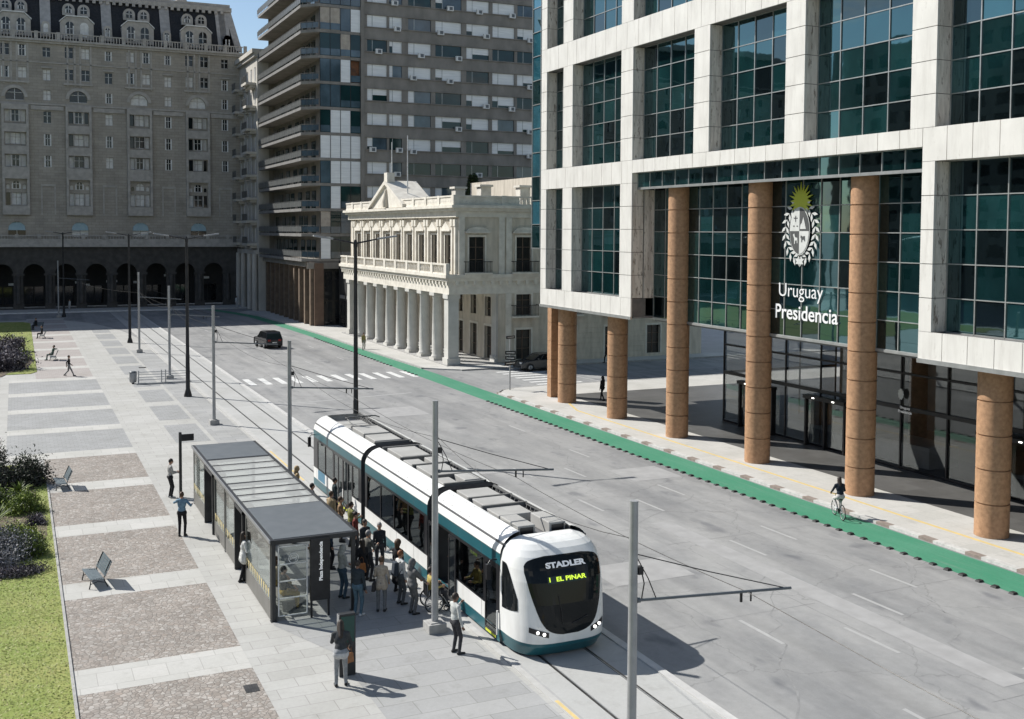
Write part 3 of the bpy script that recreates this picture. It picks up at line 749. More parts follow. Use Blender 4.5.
def glasspanel(y0,y1):
    b = MB(); b.box(SX0-.015,SX0+.015,y0,y1,.12,.62); k = b.build('kick_panel', m_low, sh)
    b = MB(); b.box(SX0-.006,SX0+.006,y0+.04,y1-.04,.62,2.3); b.build('side_pane', m_shg, sh)
    b = MB()
    for yy in (y0,y1): b.box(SX0-.025,SX0+.025,yy-.03,yy+.03,.06,2.42)
    b.box(SX0-.02,SX0+.02,y0,y1,2.3,2.42); b.box(SX0-.02,SX0+.02,y0,y1,.06,.12); b.build('pane_frame', m_low, sh)
    b = MB(); n = int((y1-y0)/.34)
    for i in range(n):
        y = y0+.2+i*.34
        b.add([(SX0-.012,y,.95),(SX0-.012,y+.22,.95),(SX0-.012,y+.13,.66),(SX0-.012,y+.09,.66)], [(0,1,2,3)])
    b.build('bunting_pattern', m_bunt, k)
for p in ((32.65,36.45),(38.35,40.4),(40.6,42.8),(45.1,48.2)): glasspanel(*p)
for y0,y1 in ((36.75,38.25),(42.9,44.9)):     # dark portal frames round the two doorways
    b = MB()
    for yy in (y0+.05,y1-.05): b.box(SX0-.09,SX0+.45,yy-.05,yy+.05,.026,2.4)
    b.box(SX0-.09,SX0+.45,y0,y1,2.3,2.42); b.build('portal_frame', m_frame, sh, bevel=.008)
# near end: framed glass with the round emblem
b = MB()
for x in (SX0+.2,SX0+1.08): b.box(x-.018,x+.018,SY0-.03,SY0+.01,.18,2.36)
for z in (.18,.72,1.25,1.78,2.33): b.box(SX0+.2,SX0+1.08,SY0-.03,SY0+.01,z-.014,z+.014)
f = b.build('end_frame', m_white, sh)
b = MB(); b.box(SX0+.22,SX0+1.06,SY0-.014,SY0-.006,.2,2.32); b.build('end_pane', m_shg, f)
b = MB(); b.torus((SX0+.66,SY0-.035,1.95),.15,.014,'y',28); b.torus((SX0+.66,SY0-.035,1.95),.095,.012,'y',20,6,-60,210)
b.box(SX0+.6,SX0+.74,SY0-.04,SY0-.03,1.94,1.965); b.build('emblem', m_white, f)
b = MB(); b.box(SX0+.2,SX1-.1,SY1-.01,SY1+.0,.2,2.3); b.build('end_pane', m_shg, sh)
# bench inside
b = MB(); b.box(SX0+.35,SX0+.8,33.0,36.2,.42,.47); b.box(SX0+.35,SX0+.8,38.6,42.6,.42,.47)
for y in (33.3,35.9,39,42.2): b.box(SX0+.5,SX0+.62,y-.04,y+.04,.026,.42)
b.build('waiting_bench', M('bench_plank',(.25,.24,.22),(.2,.19,.17),3,.6), sh)
# black station sign
st = thing('station_sign', 'tall black station name board on two legs at the shelter end', 'sign', (8.42, 32.42, .026))
b = MB(); b.box(8.11,8.73,32.36,32.48,.55,2.5); bd = b.build('board', m_blackm, st, bevel=.012)
for x in (8.15,8.69): b = MB(); b.box(x-.03,x+.03,32.39,32.45,.026,.55); b.build('leg', m_blackm, st)
textmesh('lettering','Plaza Independencia',.152,emit('sign_white2',(1,1,1),.15,(.8,.8,.8)),.004,.004,1,(0,0,1),(-1,0,0),(8.44,32.352,1.78),bd)
# ticket totem
kt = thing('ticket_totem', 'dark green screened ticket totem the stooping woman is using', 'ticket machine', (7.95, 27.75, .026))
b = MB(); b.box(7.72,8.17,27.70,27.90,.026,1.72); bd = b.build('casing', m_frame, kt, bevel=.015)
b = MB(); b.box(7.76,8.13,27.688,27.698,.95,1.66); b.build('screen', M('totem_screen',(.015,.06,.05),(.02,.08,.065),4,.25), bd)
b = MB(); b.box(7.705,7.72,27.70,27.90,.05,1.7); b.build('side_trim', m_steel, bd)
# bus-stop style post at the far corner of the shelter
sp = thing('stop_post', 'slim dark stop post with a small flag at the far shelter corner', 'sign post', (6.55, 49.6, .02))
b = MB(); b.box(6.5,6.62,49.55,49.67,.02,2.95); b.build('post', m_frame, sp)
b = MB(); b.box(6.62,7.15,49.57,49.65,2.55,2.85); b.build('flag', m_blackm, sp)

# ------------------------------------------------------------------ overhead-line poles
cp = thing('catenary_pole', 'x', 'pole', (0,0,0), 'grey overhead line poles along the tram track')
b = MB(); b.smooth = True; b.lathe([(.105,0.3),(.10,1.5),(.088,6.95)], n=16); b.smooth = False; b.cyl((0,0,6.95),(0,0,7.0),.09,n=16); b.build('shaft', m_polegrey, cp)
b = MB(); b.box(-.28,.28,-.28,.28,.02,.30); b.box(-.2,.2,-.2,.2,.30,.33); b.build('plinth', m_conc, cp, bevel=.02)
b = MB(); b.cyl((.1,0,4.86),(3.95,0,4.58),.034,n=8); b.cyl((.09,0,4.86),(.16,0,4.86),.06,n=8); b.build('arm', m_darkg, cp)
b = MB(); b.tube([(.08,0,5.85),(1.8,0,5.25),(3.75,0,4.62)],.012,5); b.tube([(.1,0,5.75),(.35,0,5.3),(.55,0,4.83)],.012,5); b.build('stay', m_blackm, cp)
b = MB(); b.box(.09,.2,-.07,.07,5.42,5.58); b.tube([(.2,0,5.45),(.26,0,5.2),(.2,0,4.86)],.014,5); b.cyl((2.65,0,4.67),(2.65,0,4.45),.03,n=8); b.cyl((2.9,0,4.65),(2.9,0,4.43),.02,n=6); b.build('insulator', m_blackm, cp)
poles = [(11.12,18.3,'nearest of the plain grey overhead line poles, standing in front of the tram nose'),
 (11.25,29.85,'grey overhead line pole beside the wheelchair on the platform'),
 (11.2,48.4,'grey overhead line pole just behind the far end of the shelter'),
 (10.95,67.5,'grey overhead line pole standing alone between shelter and crowd barrier'),
 (11.1,89.6,'grey overhead line pole right behind the crowd barrier'),
 (10.8,109.8,'grey overhead line pole beside the far black street lamp'),
 (5.2,157.5,'grey overhead line pole at the far plaza edge before the hotel')]
for i,(x,y,l) in enumerate(poles):
    o = cp if i == 0 else dup(cp,(x,y,0)); o.location = (x,y,0); o['label'] = l; o.scale = (1,1,(.95,.995,1.0,1.05,1.07,1.12,1.1)[i])
def wire(x,label,z=4.43):
    pts = []
    ys_ = [-14]+[p[1] for p in poles[:-1]]+[150]
    for a, c in zip(ys_,ys_[1:]):
        for k in range(8):
            t = k/8; pts.append((x, a+(c-a)*t, z+.35*(4*(t-.5)**2-1)*min(1,(c-a)/30)))
    b = MB(); b.tube(pts,.009,5); tag(b.build('contact_wire', m_rail), label, 'wire', 'overhead contact wires above the tram track')
wire(13.9,'thin dark contact wire hung over the tram from the pole arms')
b = MB()
pts = [(10.7,157.5,6.9)]
for a, c in zip(poles[::-1],poles[::-1][1:]):
    for k in range(1,9):
        t = k/8; pts.append((a[0]+(c[0]-a[0])*t+.1, a[1]+(c[1]-a[1])*t, 5.85+.5*(4*(t-.5)**2-1)))
b.tube(pts[1:],.008,5); tag(b.build('feeder_cable', m_rail),'slack dark feeder cable strung from pole to pole over the platform','wire')

# ------------------------------------------------------------------ street lamps
def lamp(x,y,label,rz=0):
    t = thing('street_lamp', label, 'street lamp', (x,y,0), 'tall black double headed street lamps')
    t.rotation_euler.z = rz; OFF[t.name] = (0,0,0)
    b = MB(); b.smooth = True; b.lathe([(.28,0.02),(.28,.14),(.15,.6),(.14,3),(.125,3.05),(.09,11.2)], n=14); b.build('mast', m_blackm, t)
    b = MB(); b.smooth = True; b.lathe([(.1,11.1),(.12,11.3),(.06,11.5)], n=12); b.build('finial', m_blackm, t)
    for s in (-1,1):
        b = MB(); b.tube([(0,0,11.3),(s*.6,0,11.42),(s*1.3,0,11.56)],[.05,.045,.035],8); a = b.build('arm', m_blackm, t)
        b = MB(); b.hexa([(s*1.2,-.08,11.5),(s*2.25,-.16,11.66),(s*2.25,.16,11.66),(s*1.2,.08,11.5),(s*1.2,-.08,11.6),(s*2.25,-.12,11.74),(s*2.25,.12,11.74),(s*1.2,.08,11.6)]); b.build('lamp_head', m_polegrey, a, bevel=.02)
    return t
lamp(16.25,55.0,'black double headed street lamp right behind the tram tail')
lamp(11.1,79.6,'black double headed street lamp in front of the crowd barrier')
lamp(10.85,119.8,'black double headed street lamp beyond the crowd barrier, middle of the row')
lamp(5.9,158.5,'farthest black double headed street lamp, against the hotel arcade')

# ------------------------------------------------------------------ crowd barrier and litter bin
br = thing('crowd_barrier', 'low galvanised rail barrier across the plaza by the street lamp', 'barrier', (10,87.4,0))
b = MB()
for z in (.35,.55,.75,.95): b.cyl((8.5,87.4,z),(12.3,87.2,z),.022,n=8)
b.build('rail', m_steel, br)
for x in (8.5,10.2,10.5,12.3): b = MB(); b.box(x-.035,x+.035,87.25,87.45,.02,1.08); b.build('post', m_steel, br)
b = MB(); b.box(8.3,12.4,87.0,87.3,.02,.12); b.build('foot', m_steel, br)
lb = thing('litter_bin', 'squat grey litter bin at the open end of the rail barrier', 'litter bin', (8.15,87.9,.02))
b = MB(); b.smooth = True; b.lathe([(.2,.1),(.27,.2),(.29,.78),(.26,.86)], (8.15,87.9,.02), 18); b.build('drum', m_polegrey, lb)
b = MB(); b.smooth = True; b.lathe([(.3,.86),(.3,.92),(.15,.98)], (8.15,87.9,.02), 18); b.build('lid', m_darkg, lb)
b = MB(); b.cyl((8.15,87.9,0),(8.15,87.9,.13),.08); b.build('foot', m_blackm, lb)

# ------------------------------------------------------------------ benches (seat faces local -X)
m_wood = M('bench_blue_slats', (.075,.10,.115), (.11,.14,.155), 5, .5)
m_iron = M('bench_iron', (.02,.022,.024), (.03,.032,.034), 5, .45, .5)
bn = thing('park_bench', 'x', 'bench', (0,0,0), 'slatted blue grey plaza benches')
b = MB()
for i in range(6): b.box(-.34+i*.1,-.26+i*.1,-.95,.95,.42-.012*i,.45-.012*i)
b.build('seat', m_wood, bn, bevel=.006)
b = MB()
for i in range(6):
    z = .5+i*.1; x = .27+.05*i
    b.hexa([(x,-.95,z),(x+.03,-.95,z-.01),(x+.03,.95,z-.01),(x,.95,z),(x+.035,-.95,z+.08),(x+.065,-.95,z+.07),(x+.065,.95,z+.07),(x+.035,.95,z+.08)])
b.build('backrest', m_wood, bn)
for y in (-.8,.8):
    b = MB(); b.tube([(-.36,y,0),(-.30,y,.25),(-.32,y,.41),(.0,y,.40),(.25,y,.38),(.36,y,.7),(.55,y,1.1)],.026,6); b.tube([(.42,y,0),(.32,y,.2),(.25,y,.38)],.026,6); b.tube([(-.3,y,.2),(0,y,.28),(.32,y,.2)],.016,5); b.build('leg', m_iron, bn)
benches = [(2.25,38.55,R(8),'slatted blue grey bench on the cobbles nearest to the camera'),
 (1.75,53.6,R(4),'slatted bench at the lawn edge below the dark garden shrubs'),
 (3.0,106.5,R(-4),'slatted bench the reclining person sits on beside the far lawn'),
 (2.55,128.5,R(0),'slatted bench at the corner of the far lawn, nearer one of the far group'),
 (2.2,139.5,R(60),'slatted bench turned sideways at the far end of the far lawn')]
for i,(x,y,r,l) in enumerate(benches):
    o = bn if i == 0 else dup(bn,(x,y,.028)); o.location = (x,y,.028); o.rotation_euler.z = r; o['label'] = l; o.scale = (.76,.72,.80)

# ------------------------------------------------------------------ street sign at the corner
ss = thing('street_sign', 'slim grey post with dark street name plates at the palace corner', 'sign post', (33.6,73.3,.0))
b = MB(); b.cyl((33.6,73.3,0),(33.6,73.3,4.1),.05,n=10); b.build('post', m_polegrey, ss)
for z,w,hh,r in ((3.95,.9,.22,20),(2.75,.8,.28,-25),(2.35,.8,.28,-40),(1.95,1.1,.3,15)):
    b = MB(); c, s_ = math.cos(R(r)), math.sin(R(r))
    P_ = lambda u,v,zz: (33.6+u*c-v*s_, 73.22+u*s_+v*c, zz)
    b.hexa([P_(-w/2,-.025,z),P_(w/2,-.025,z),P_(w/2,.025,z),P_(-w/2,.025,z),P_(-w/2,-.025,z+hh),P_(w/2,-.025,z+hh),P_(w/2,.025,z+hh),P_(-w/2,.025,z+hh)])
    pl_ = b.build('sign_plate', m_blackm, ss)
    b = MB(); b.hexa([P_(-w*.38,-.03,z+hh*.4),P_(w*.38,-.03,z+hh*.4),P_(w*.38,-.026,z+hh*.4),P_(-w*.38,-.026,z+hh*.4),P_(-w*.38,-.03,z+hh*.6),P_(w*.38,-.03,z+hh*.6),P_(w*.38,-.026,z+hh*.6),P_(-w*.38,-.026,z+hh*.6)]); b.build('stripe', m_white, pl_)

# ------------------------------------------------------------------ cars
m_carblk = M('car_black_paint', (.014,.014,.016), (.018,.018,.02), 1, .22, .2, .6)
m_cargry = M('car_grey_paint', (.07,.072,.075), (.08,.082,.085), 1, .25, .5, .6)
m_carglass = glass_dark('car_glass', (.012,.014,.016), .04, 1.5, 0)
m_tyre = M('tyre_rubber', (.015,.015,.015), (.025,.025,.025), 8, .85)
m_tail = M('tail_light_red', (.25,.01,.01), (.3,.015,.012), 3, .2)
m_head = M('head_light_clear', (.6,.6,.6), (.7,.7,.7), 3, .15)
def car(name, label, loc, rz, paint, L, W, H, belt, prof, roof):
    """local: forward is +Y. prof = lower body outline (y,z), roof = greenhouse outline (y,z)"""
    t = thing(name, label, 'car', loc); t.rotation_euler.z = rz; OFF[t.name] = (0,0,0)
    b = MB(); hw = W/2; b.smooth = False
    n = len(prof)
    ring = lambda x, k: [(x, y*k, z) for y,z in prof]
    vs = ring(-hw+.06,.985)+ring(-hw,1)+ring(hw,1)+ring(hw-.06,.985)
    # lower body: side rings with slight tuck
    lay = [[(-hw+.07,y,z) for y,z in prof],[(-hw,y*.99,z-.02 if z > .5 else z) for y,z in prof],[(hw,y*.99,z-.02 if z > .5 else z) for y,z in prof],[(hw-.07,y,z) for y,z in prof]]
    fl = [p for l in lay for p in l]; fs = []
    for j in range(3):
        for i in range(n): fs.append((j*n+i, j*n+(i+1)%n, (j+1)*n+(i+1)%n, (j+1)*n+i))
    fs += [tuple(range(n)), tuple(range(4*n-1,3*n-1,-1))]
    b.add(fl, fs); body = b.build('body', paint, t, bevel=.03)
    # greenhouse: glass hull, roof skin and pillars
    b = MB(); m = len(roof); ins = [0 if z <= belt+.02 else .16*(z-belt)/(H-belt) for y,z in roof]
    l = [(-hw+.06+i_,y,z) for (y,z),i_ in zip(roof,ins)]; r = [(hw-.06-i_,y,z) for (y,z),i_ in zip(roof,ins)]
    b.add(l+r, [tuple(range(m)), tuple(range(2*m-1,m-1,-1))]+[(i,(i+1)%m,m+(i+1)%m,m+i) for i in range(m)])
    b.build('window', m_carglass, t)
    b = MB(); tops = [(y,z,i_) for (y,z),i_ in zip(roof,ins) if z > H-.16]
    for (y0,z0,i0),(y1,z1,i1) in zip(tops,tops[1:]):
        b.hexa([(-hw+.05+i0,y0,z0-.03),(hw-.05-i0,y0,z0-.03),(hw-.05-i1,y1,z1-.03),(-hw+.05+i1,y1,z1-.03),(-hw+.05+i0,y0,z0+.03),(hw-.05-i0,y0,z0+.03),(hw-.05-i1,y1,z1+.03),(-hw+.05+i1,y1,z1+.03)])
    for s in (-1,1):
        for (ya,yb) in ((roof[0],tops[0]),(roof[-1],tops[-1]),((roof[0][0]*.25+roof[-1][0]*.75,belt),(tops[0][0]*.25+tops[-1][0]*.75,tops[0][1]))):
            ia = 0; ib = .16*(yb[1]-belt)/(H-belt)
            b.tube([(s*(hw-.055-ia),ya[0],belt),(s*(hw-.05-ib),yb[0],yb[1])],.035,6)
    b.build('roof', paint, t)
    wy = L*.31
    for s in (-1,1):
        for y in (-wy,wy):
            b = MB(); b.lathe([(.2,-.1),(.33,-.1),(.345,0),(.33,.1),(.2,.1)],(s*(hw-.1),y,.345),22,'x'); w = b.build('wheel', m_tyre, t)
            b = MB(); b.lathe([(.21,-.07),(.19,.112 if s > 0 else -.112),(.05,.1 if s > 0 else -.1)],(s*(hw-.1),y,.345),14,'x'); b.build('rim', m_steel, w)
        b = MB(); b.box(s*hw*.62-.16,s*hw*.62+.16,-L/2-.012,-L/2+.04,.82,1.0); b.build('tail_light', m_tail, t)
        b = MB(); b.box(s*hw*.68-.17,s*hw*.68+.17,L/2-.1,L/2-.02,.66,.8); b.build('headlight', m_head, t)
        b = MB(); b.box(s*(hw+.02)-.09,s*(hw+.02)+.09,roof[-1][0]-.55,roof[-1][0]-.42,belt+.02,belt+.18); b.build('mirror', paint, t, bevel=.03)
    b = MB(); b.box(-hw+.04,hw-.04,-L/2-.05,-L/2+.05,.35,.6); b.build('bumper', m_blackm, t, bevel=.03)
    b = MB(); b.box(-.26,.26,-L/2-.06,-L/2-.05,.62,.74); b.build('licence_plate', m_white, t)
    return t
L=4.6
_c = car('sport_utility_car','black boxy sport utility car driving up the road near the zebra crossing',(23.4,110.6,0),R(6),m_carblk,L,1.88,1.78,1.08,
    [(-2.28,.3),(-2.3,1.0),(-2.22,1.1),(1.0,1.1),(2.1,.98),(2.3,.75),(2.28,.3)],[(-2.2,1.08),(-2.05,1.62),(-1.85,1.76),(.1,1.76),(.35,1.7),(1.0,1.08)]); _c.scale = (.92,.92,.95)
L=4.5
car('sedan','grey sedan parked in the side street against the palace wall',(41.3,83.7,0),R(90),m_cargry,L,1.78,1.45,.92,
    [(-2.2,.28),(-2.25,.86),(-2.1,.95),(.9,.93),(1.95,.8),(2.25,.62),(2.22,.28)],[(-1.6,.93),(-1.0,1.36),(-.6,1.44),(.15,1.44),(.45,1.38),(1.15,.92)])

# ------------------------------------------------------------------ bicycle (local forward +Y)
def bicycle(label, loc, rz):
    t = thing('bicycle', label, 'bicycle', loc); t.scale = (.92,.92,.95); t.rotation_euler.z = rz; OFF[t.name] = (0,0,0)
    for y in (-.52,.52):
        b = MB(); b.torus((0,y,.345),.325,.022,'x',28,6); w = b.build('wheel', m_tyre, t)
        b = MB(); b.torus((0,y,.345),.30,.012,'x',28,5)
        for k in range(12): a = R(k*30); b.tube([(0,y,.345),(0,y+.3*math.cos(a),.345+.3*math.sin(a))],.004,4)
        b.build('rim', m_steel, w)
    b = MB(); b.tube([(0,-.52,.345),(0,-.08,.30),(0,-.18,.80)],.018); b.tube([(0,-.52,.345),(0,-.17,.75)],.012); b.tube([(0,-.08,.30),(0,.36,.72),(0,.40,.86)],.02); b.tube([(0,-.17,.75),(0,.38,.8)],.018); b.tube([(0,.52,.345),(0,.42,.7),(0,.38,.98)],.016); b.build('frame', m_polegrey, t)
    b = MB(); b.tube([(-.28,.22,1.02),(-.2,.34,1.03),(0,.38,1.0),(.2,.34,1.03),(.28,.22,1.02)],.014); b.build('handlebar', m_blackm, t)
    b = MB(); b.box(-.08,.08,-.32,-.06,.84,.9); b.build('saddle', m_blackm, t, bevel=.025)
    b = MB(); b.cyl((-.04,-.08,.3),(.04,-.08,.3),.09,n=16); b.tube([(.06,-.08,.3),(.07,.02,.17)],.012); b.tube([(-.06,-.08,.3),(-.07,-.18,.43)],.012); b.box(.07,.16,-.02,.06,.155,.175); b.box(-.16,-.07,-.22,-.14,.42,.44); b.build('crank', m_blackm, t)
    return t
bicycle('pale framed bicycle ridden by the dark haired woman on the green lane',(31.35,35.1,.004),R(-21))
# wheelchair (local forward +Y)
def wheelchair(label, loc, rz):
    t = thing('wheelchair', label, 'wheelchair', loc); t.rotation_euler.z = rz; OFF[t.name] = (0,0,0)
    for s in (-1,1):
        b = MB(); b.torus((s*.31,0,.31),.295,.018,'x',28,6); w = b.build('wheel', m_tyre, t)
        b = MB(); b.torus((s*.345,0,.31),.255,.008,'x',26,5); b.torus((s*.31,0,.31),.275,.01,'x',26,5)
        for k in range(12): a = R(k*30); b.tube([(s*.33,0,.31),(s*.31,.28*math.cos(a),.31+.28*math.sin(a))],.004,4)
        b.build('push_rim', m_steel, w)
        b = MB(); b.torus((s*.22,.42,.09),.075,.016,'x',16,6); b.build('caster', m_tyre, t)
        b = MB(); b.box(s*.27-.03,s*.27+.03,-.15,.2,.70,.74); b.build('armrest', m_blackm, t, bevel=.01)
    b = MB()
    for s in (-1,1): b.tube([(s*.24,-.28,.98),(s*.24,-.2,.9),(s*.24,-.18,.46),(s*.24,.32,.46),(s*.2,.5,.15),(s*.2,.58,.1)],.014); b.tube([(s*.24,-.18,.3),(s*.22,.42,.2),(s*.22,.42,.09)],.014); b.tube([(s*.27,-.15,.46),(s*.27,-.15,.72),(s*.27,.2,.72),(s*.27,.2,.46)],.012)
    b.tube([(-.24,0,.31),(.24,0,.31)],.014); b.build('frame', m_steel, t)
    b = MB(); b.box(-.23,.23,-.18,.28,.46,.51); b.build('seat', m_blackm, t, bevel=.015)
    b = MB(); b.box(-.23,.23,-.215,-.18,.5,.92); b.build('backrest', m_blackm, t, bevel=.01)
    b = MB(); b.box(-.2,.2,.5,.66,.09,.11); b.build('footrest', m_blackm, t)
    return t
wheelchair('black and steel wheelchair by the open tram door',(11.78,31.55,.026),R(-95))
# ------------------------------------------------------------------ the glass and marble government building
m_marble = marble(); m_stain = stained()
m_core = M('panel_joint_dark', (.16,.15,.14), (.12,.115,.11), 3, .9)
m_gA = glass_dark('office_glass', (.004,.019,.020), ior=2.35, tint=(.5,.9,1)); m_gB = glass_dark('office_glass_dark', (.004,.007,.008), ior=2.0, tint=(.6,.9,1))
m_gC = glass_dark('office_glass_teal', (.008,.036,.037), ior=2.5, tint=(.5,.9,1)); m_gL = glass_dark('blue_wing_glass', (.03,.12,.16), ior=2.9, wav=.003, tint=(.5,.85,1))
m_mull = M('aluminium_mullion', (.42,.43,.42), (.34,.35,.34), 2, .35, .6)
m_blind = M('grey_blind', (.42,.42,.40), (.36,.36,.34), 6, .7)
m_col = M('terracotta_granite', (.43,.25,.14), (.27,.155,.085), 6, .6, stretch=(1,1,1), lo=.3, hi=.72, bump=.1, detail=12)
m_soff = M('soffit_metal', (.20,.20,.20), (.16,.16,.16), 2, .5)
m_lobby = glass_thin('lobby_glass', (.66,.67,.67), .06)
m_dark = M('dark_interior', (.02,.02,.021), (.03,.03,.03), 1, .7)
XF = 33.5; XG = 34.3
pb = thing('office_building', 'white marble and dark glass government office building on terracotta columns', 'building', (XF, 45, 0))
BE = [(6.9,8.0),(14.9,16.25),(22.95,24.5),(31.6,33.1),(39.8,41.3)]
PI = [(67.2,68.05),(63.4,64.75),(55.75,57.15),(47.95,49.4),(40.35,41.75),(32.4,33.75),(24.6,26.0),(16.8,18.2),(9,10.4)]
G = .03
def panels_y(b, x0, x1, y0, y1, z0, z1, w):      # beam faced with upright panels
    n = max(1, round((y1-y0)/w)); st = (y1-y0)/n
    for i in range(n): b.box(x0, x1, y0+i*st+G/2, y0+(i+1)*st-G/2, z0, z1)
def panels_z(b, x0, x1, y0, y1, z0, z1, h):
    n = max(1, round((z1-z0)/h)); st = (z1-z0)/n
    for i in range(n): b.box(x0, x1, y0+G/2, y1-G/2, z0+i*st+G/2, z0+(i+1)*st-G/2)
for k,(z0,z1) in enumerate(BE):
    segs = [(9,68.05)] if k not in (0,1) else ([(9,33.05),(55.75,68.05)] if k == 0 else [(9,33.05),(55.75,68.05),(33.05,55.75)])
    for y0,y1 in segs:
        zz0 = 15.5 if (k == 1 and (y0,y1) == (33.05,55.75)) else z0
        b = MB(); panels_y(b, XF, XF+.1, y0, y1, zz0+.0, z1, 1.28); o = b.build('facade_beam', m_marble, pb)
        b = MB(); b.box(XF+.03,XG+.25,y0+.02,y1-.02,zz0+.02,z1-.02); b.build('beam_core', m_stain if k == 1 else m_core, o)
def pier(y0, y1, z0, z1):
    b = MB(); panels_z(b, XF, XF+.1, y0, y1, z0, z1, 1.34); o = b.build('facade_pier', m_marble, pb)
    b = MB(); panels_z(b, XF+.12, XG+.02, y0+.01, y0+.08, z0, z1, 1.34); b.build('reveal', m_stain, o)
    b = MB(); b.box(XF+.06,XG+.2,y0+.05,y1-.05,z0,z1); b.build('pier_core', m_core, o)
for k in range(4):
    z0, z1 = BE[k][1], BE[k+1][0]
    for i,(a,c) in enumerate(PI):
        if k == 0 and i in (3,4): continue
        if k == 0 and i == 2: a, c = 55.75, 57.15
        if k == 0 and i == 5: a, c = 32.36, 33.05
        pier(a, c, z0, z1)
rg = random.Random(5)
def glazing(y0, y1, z0, z1, X, nz, ys_=None, ny=None, name='window', mats=None, sky=False):
    b = MB(); cuts = ys_ or [y0+(y1-y0)*i/ny for i in range(ny+1)]; hz = (z1-z0)/nz
    for j in range(nz):
        for a, c in zip(cuts, cuts[1:]):
            q = rg.random(); b.mi = 0 if q < .5 else (1 if q < .8 else 2)
            t = rg.uniform(-.004,.004); t2 = rg.uniform(-.003,.003)       # panes are never quite coplanar
            zz0 = z0+j*hz; zz1 = zz0+hz
            b.quad((X+t+t2,a,zz0),(X-t+t2,c,zz0),(X-t-t2,c,zz1),(X+t-t2,a,zz1))
    w = b.build(name, mats or [m_gA,m_gB,m_gC], pb)
    b = MB()
    for c in cuts: b.box(X-.05,X-.008,c-.025,c+.025,z0,z1)
    for j in range(nz+1):
        for a, c in zip(cuts,cuts[1:]): b.box(X-.045,X-.008,a+.027,c-.027,z0+j*hz-.022,z0+j*hz+.022)
    b.build('mullion', m_mull, w); return w
for k in range(4):
    z0, z1 = BE[k][1], BE[k+1][0]
    for (a,c),(a2,c2) in zip(PI, PI[1:]):
        if k == 0 and 33 < c2+1 and a < 56: 
            if a > 33 and a < 56: continue
        if k == 0 and a == 55.75: continue
        y0, y1 = c2, a
        if k == 0 and a == 32.4: y1 = 32.36
        if y1-y0 < 2: glazing(y0,y1,z0,z1,XG,5,ny=2)
        else:
            off = .55; n = max(2, round((y1-y0-off)/1.38)); st = (y1-y0-off)/n
            glazing(y0,y1,z0,z1,XG,5,[y0+.02]+[y0+off+st*i for i in range(n)]+[y1-.02])
# recessed middle part: ribbon window and curtain wall between the tall columns
glazing(33.05,55.75,14.62,15.5,XF+.45,1,ny=17,name='ribbon_window')
b = MB(); b.box(XF+.36,XF+.5,33.05,55.75,14.5,14.62); b.build('ribbon_sill', m_mull, pb)
CY = [30.35,37.7,45.2,52.7,59.6,66.5]
XW = 35.12
ycut = [33.05]+[34.6,35.9,37.2]+[39.1,40.4,41.7,43.0,44.3]+[46.7,48,49.3,50.6,51.9]+[54.3,55.75]
zc = [6.82,8.2,9.55,10.9,12.25,13.55,14.6]
for y0,y1,cuts in ((33.05,37.1,[33.05,34.4,35.75,37.1]),(38.3,44.7,[38.3,39.6,40.9,42.2,43.5,44.7]),(45.8,52.2,[45.8,47.1,48.4,49.7,51.0,52.2]),(53.3,57.0,[53.3,54.5,55.75,57.0])):
    glazing(y0,y1,6.82,14.6,XW,6,cuts,name='curtain_wall',mats=[m_gA,m_gB,m_gC])
    b = MB(); b.box(XW-.08,XW+.3,y0,y1,6.7,6.82); b.build('curtain_sill', m_mull, pb)
for q in ((55.75,57.1),(32.4,33.04)):
    b = MB(); b.box(XG+.1,XW+.0,*q,8.0,14.5); b.build('inner_return', m_stain, pb)
# body, soffit, roof
b = MB(); b.box(XW+.3,66,9,67.9,6.95,41); b.box(XG+.1,XW+.3,9,67.9,16.0,41); b.build('body', m_dark, pb)
b = MB(); b.box(XF+.2,66,55.75,67.95,6.78,6.9); b.box(XW+.1,66,33.05,55.75,6.6,6.7); b.box(XF+.2,66,9,33.05,6.78,6.9); b.build('soffit', m_soff, pb)
for q in ((55.7,68.1),(9,33.05)):
    b = MB(); b.box(XF-.05,XF+.08,*q,6.72,6.9); b.build('drip_edge', m_mull, pb)
# columns
def column(y, z1, x=34.88, r=.65):
    b = MB(); n = max(1, round((z1-.1)/1.38)); st = (z1-.1)/n
    for i in range(n):
        b.cyl((x,y,.1+i*st),(x,y,.1+(i+1)*st-.055),r,r,40)
    b.cyl((x,y,.1),(x,y,z1-.02),r-.06,r-.06,32)
    return b.build('column', m_col, pb)
for y in CY: column(y, 14.6 if 33.05 < y < 55.75 else 6.85)
column(23.3, 6.85); column(15.9, 6.85)
b = MB()
for i in range(5): b.box(34.75,35.6,68.75,69.35,.1+i*1.35,.1+(i+1)*1.35-.02)
b.build('pilaster', m_col, pb)
for y in (30.75,45.75,60.25): column(y, 6.85, 46.5, .5)
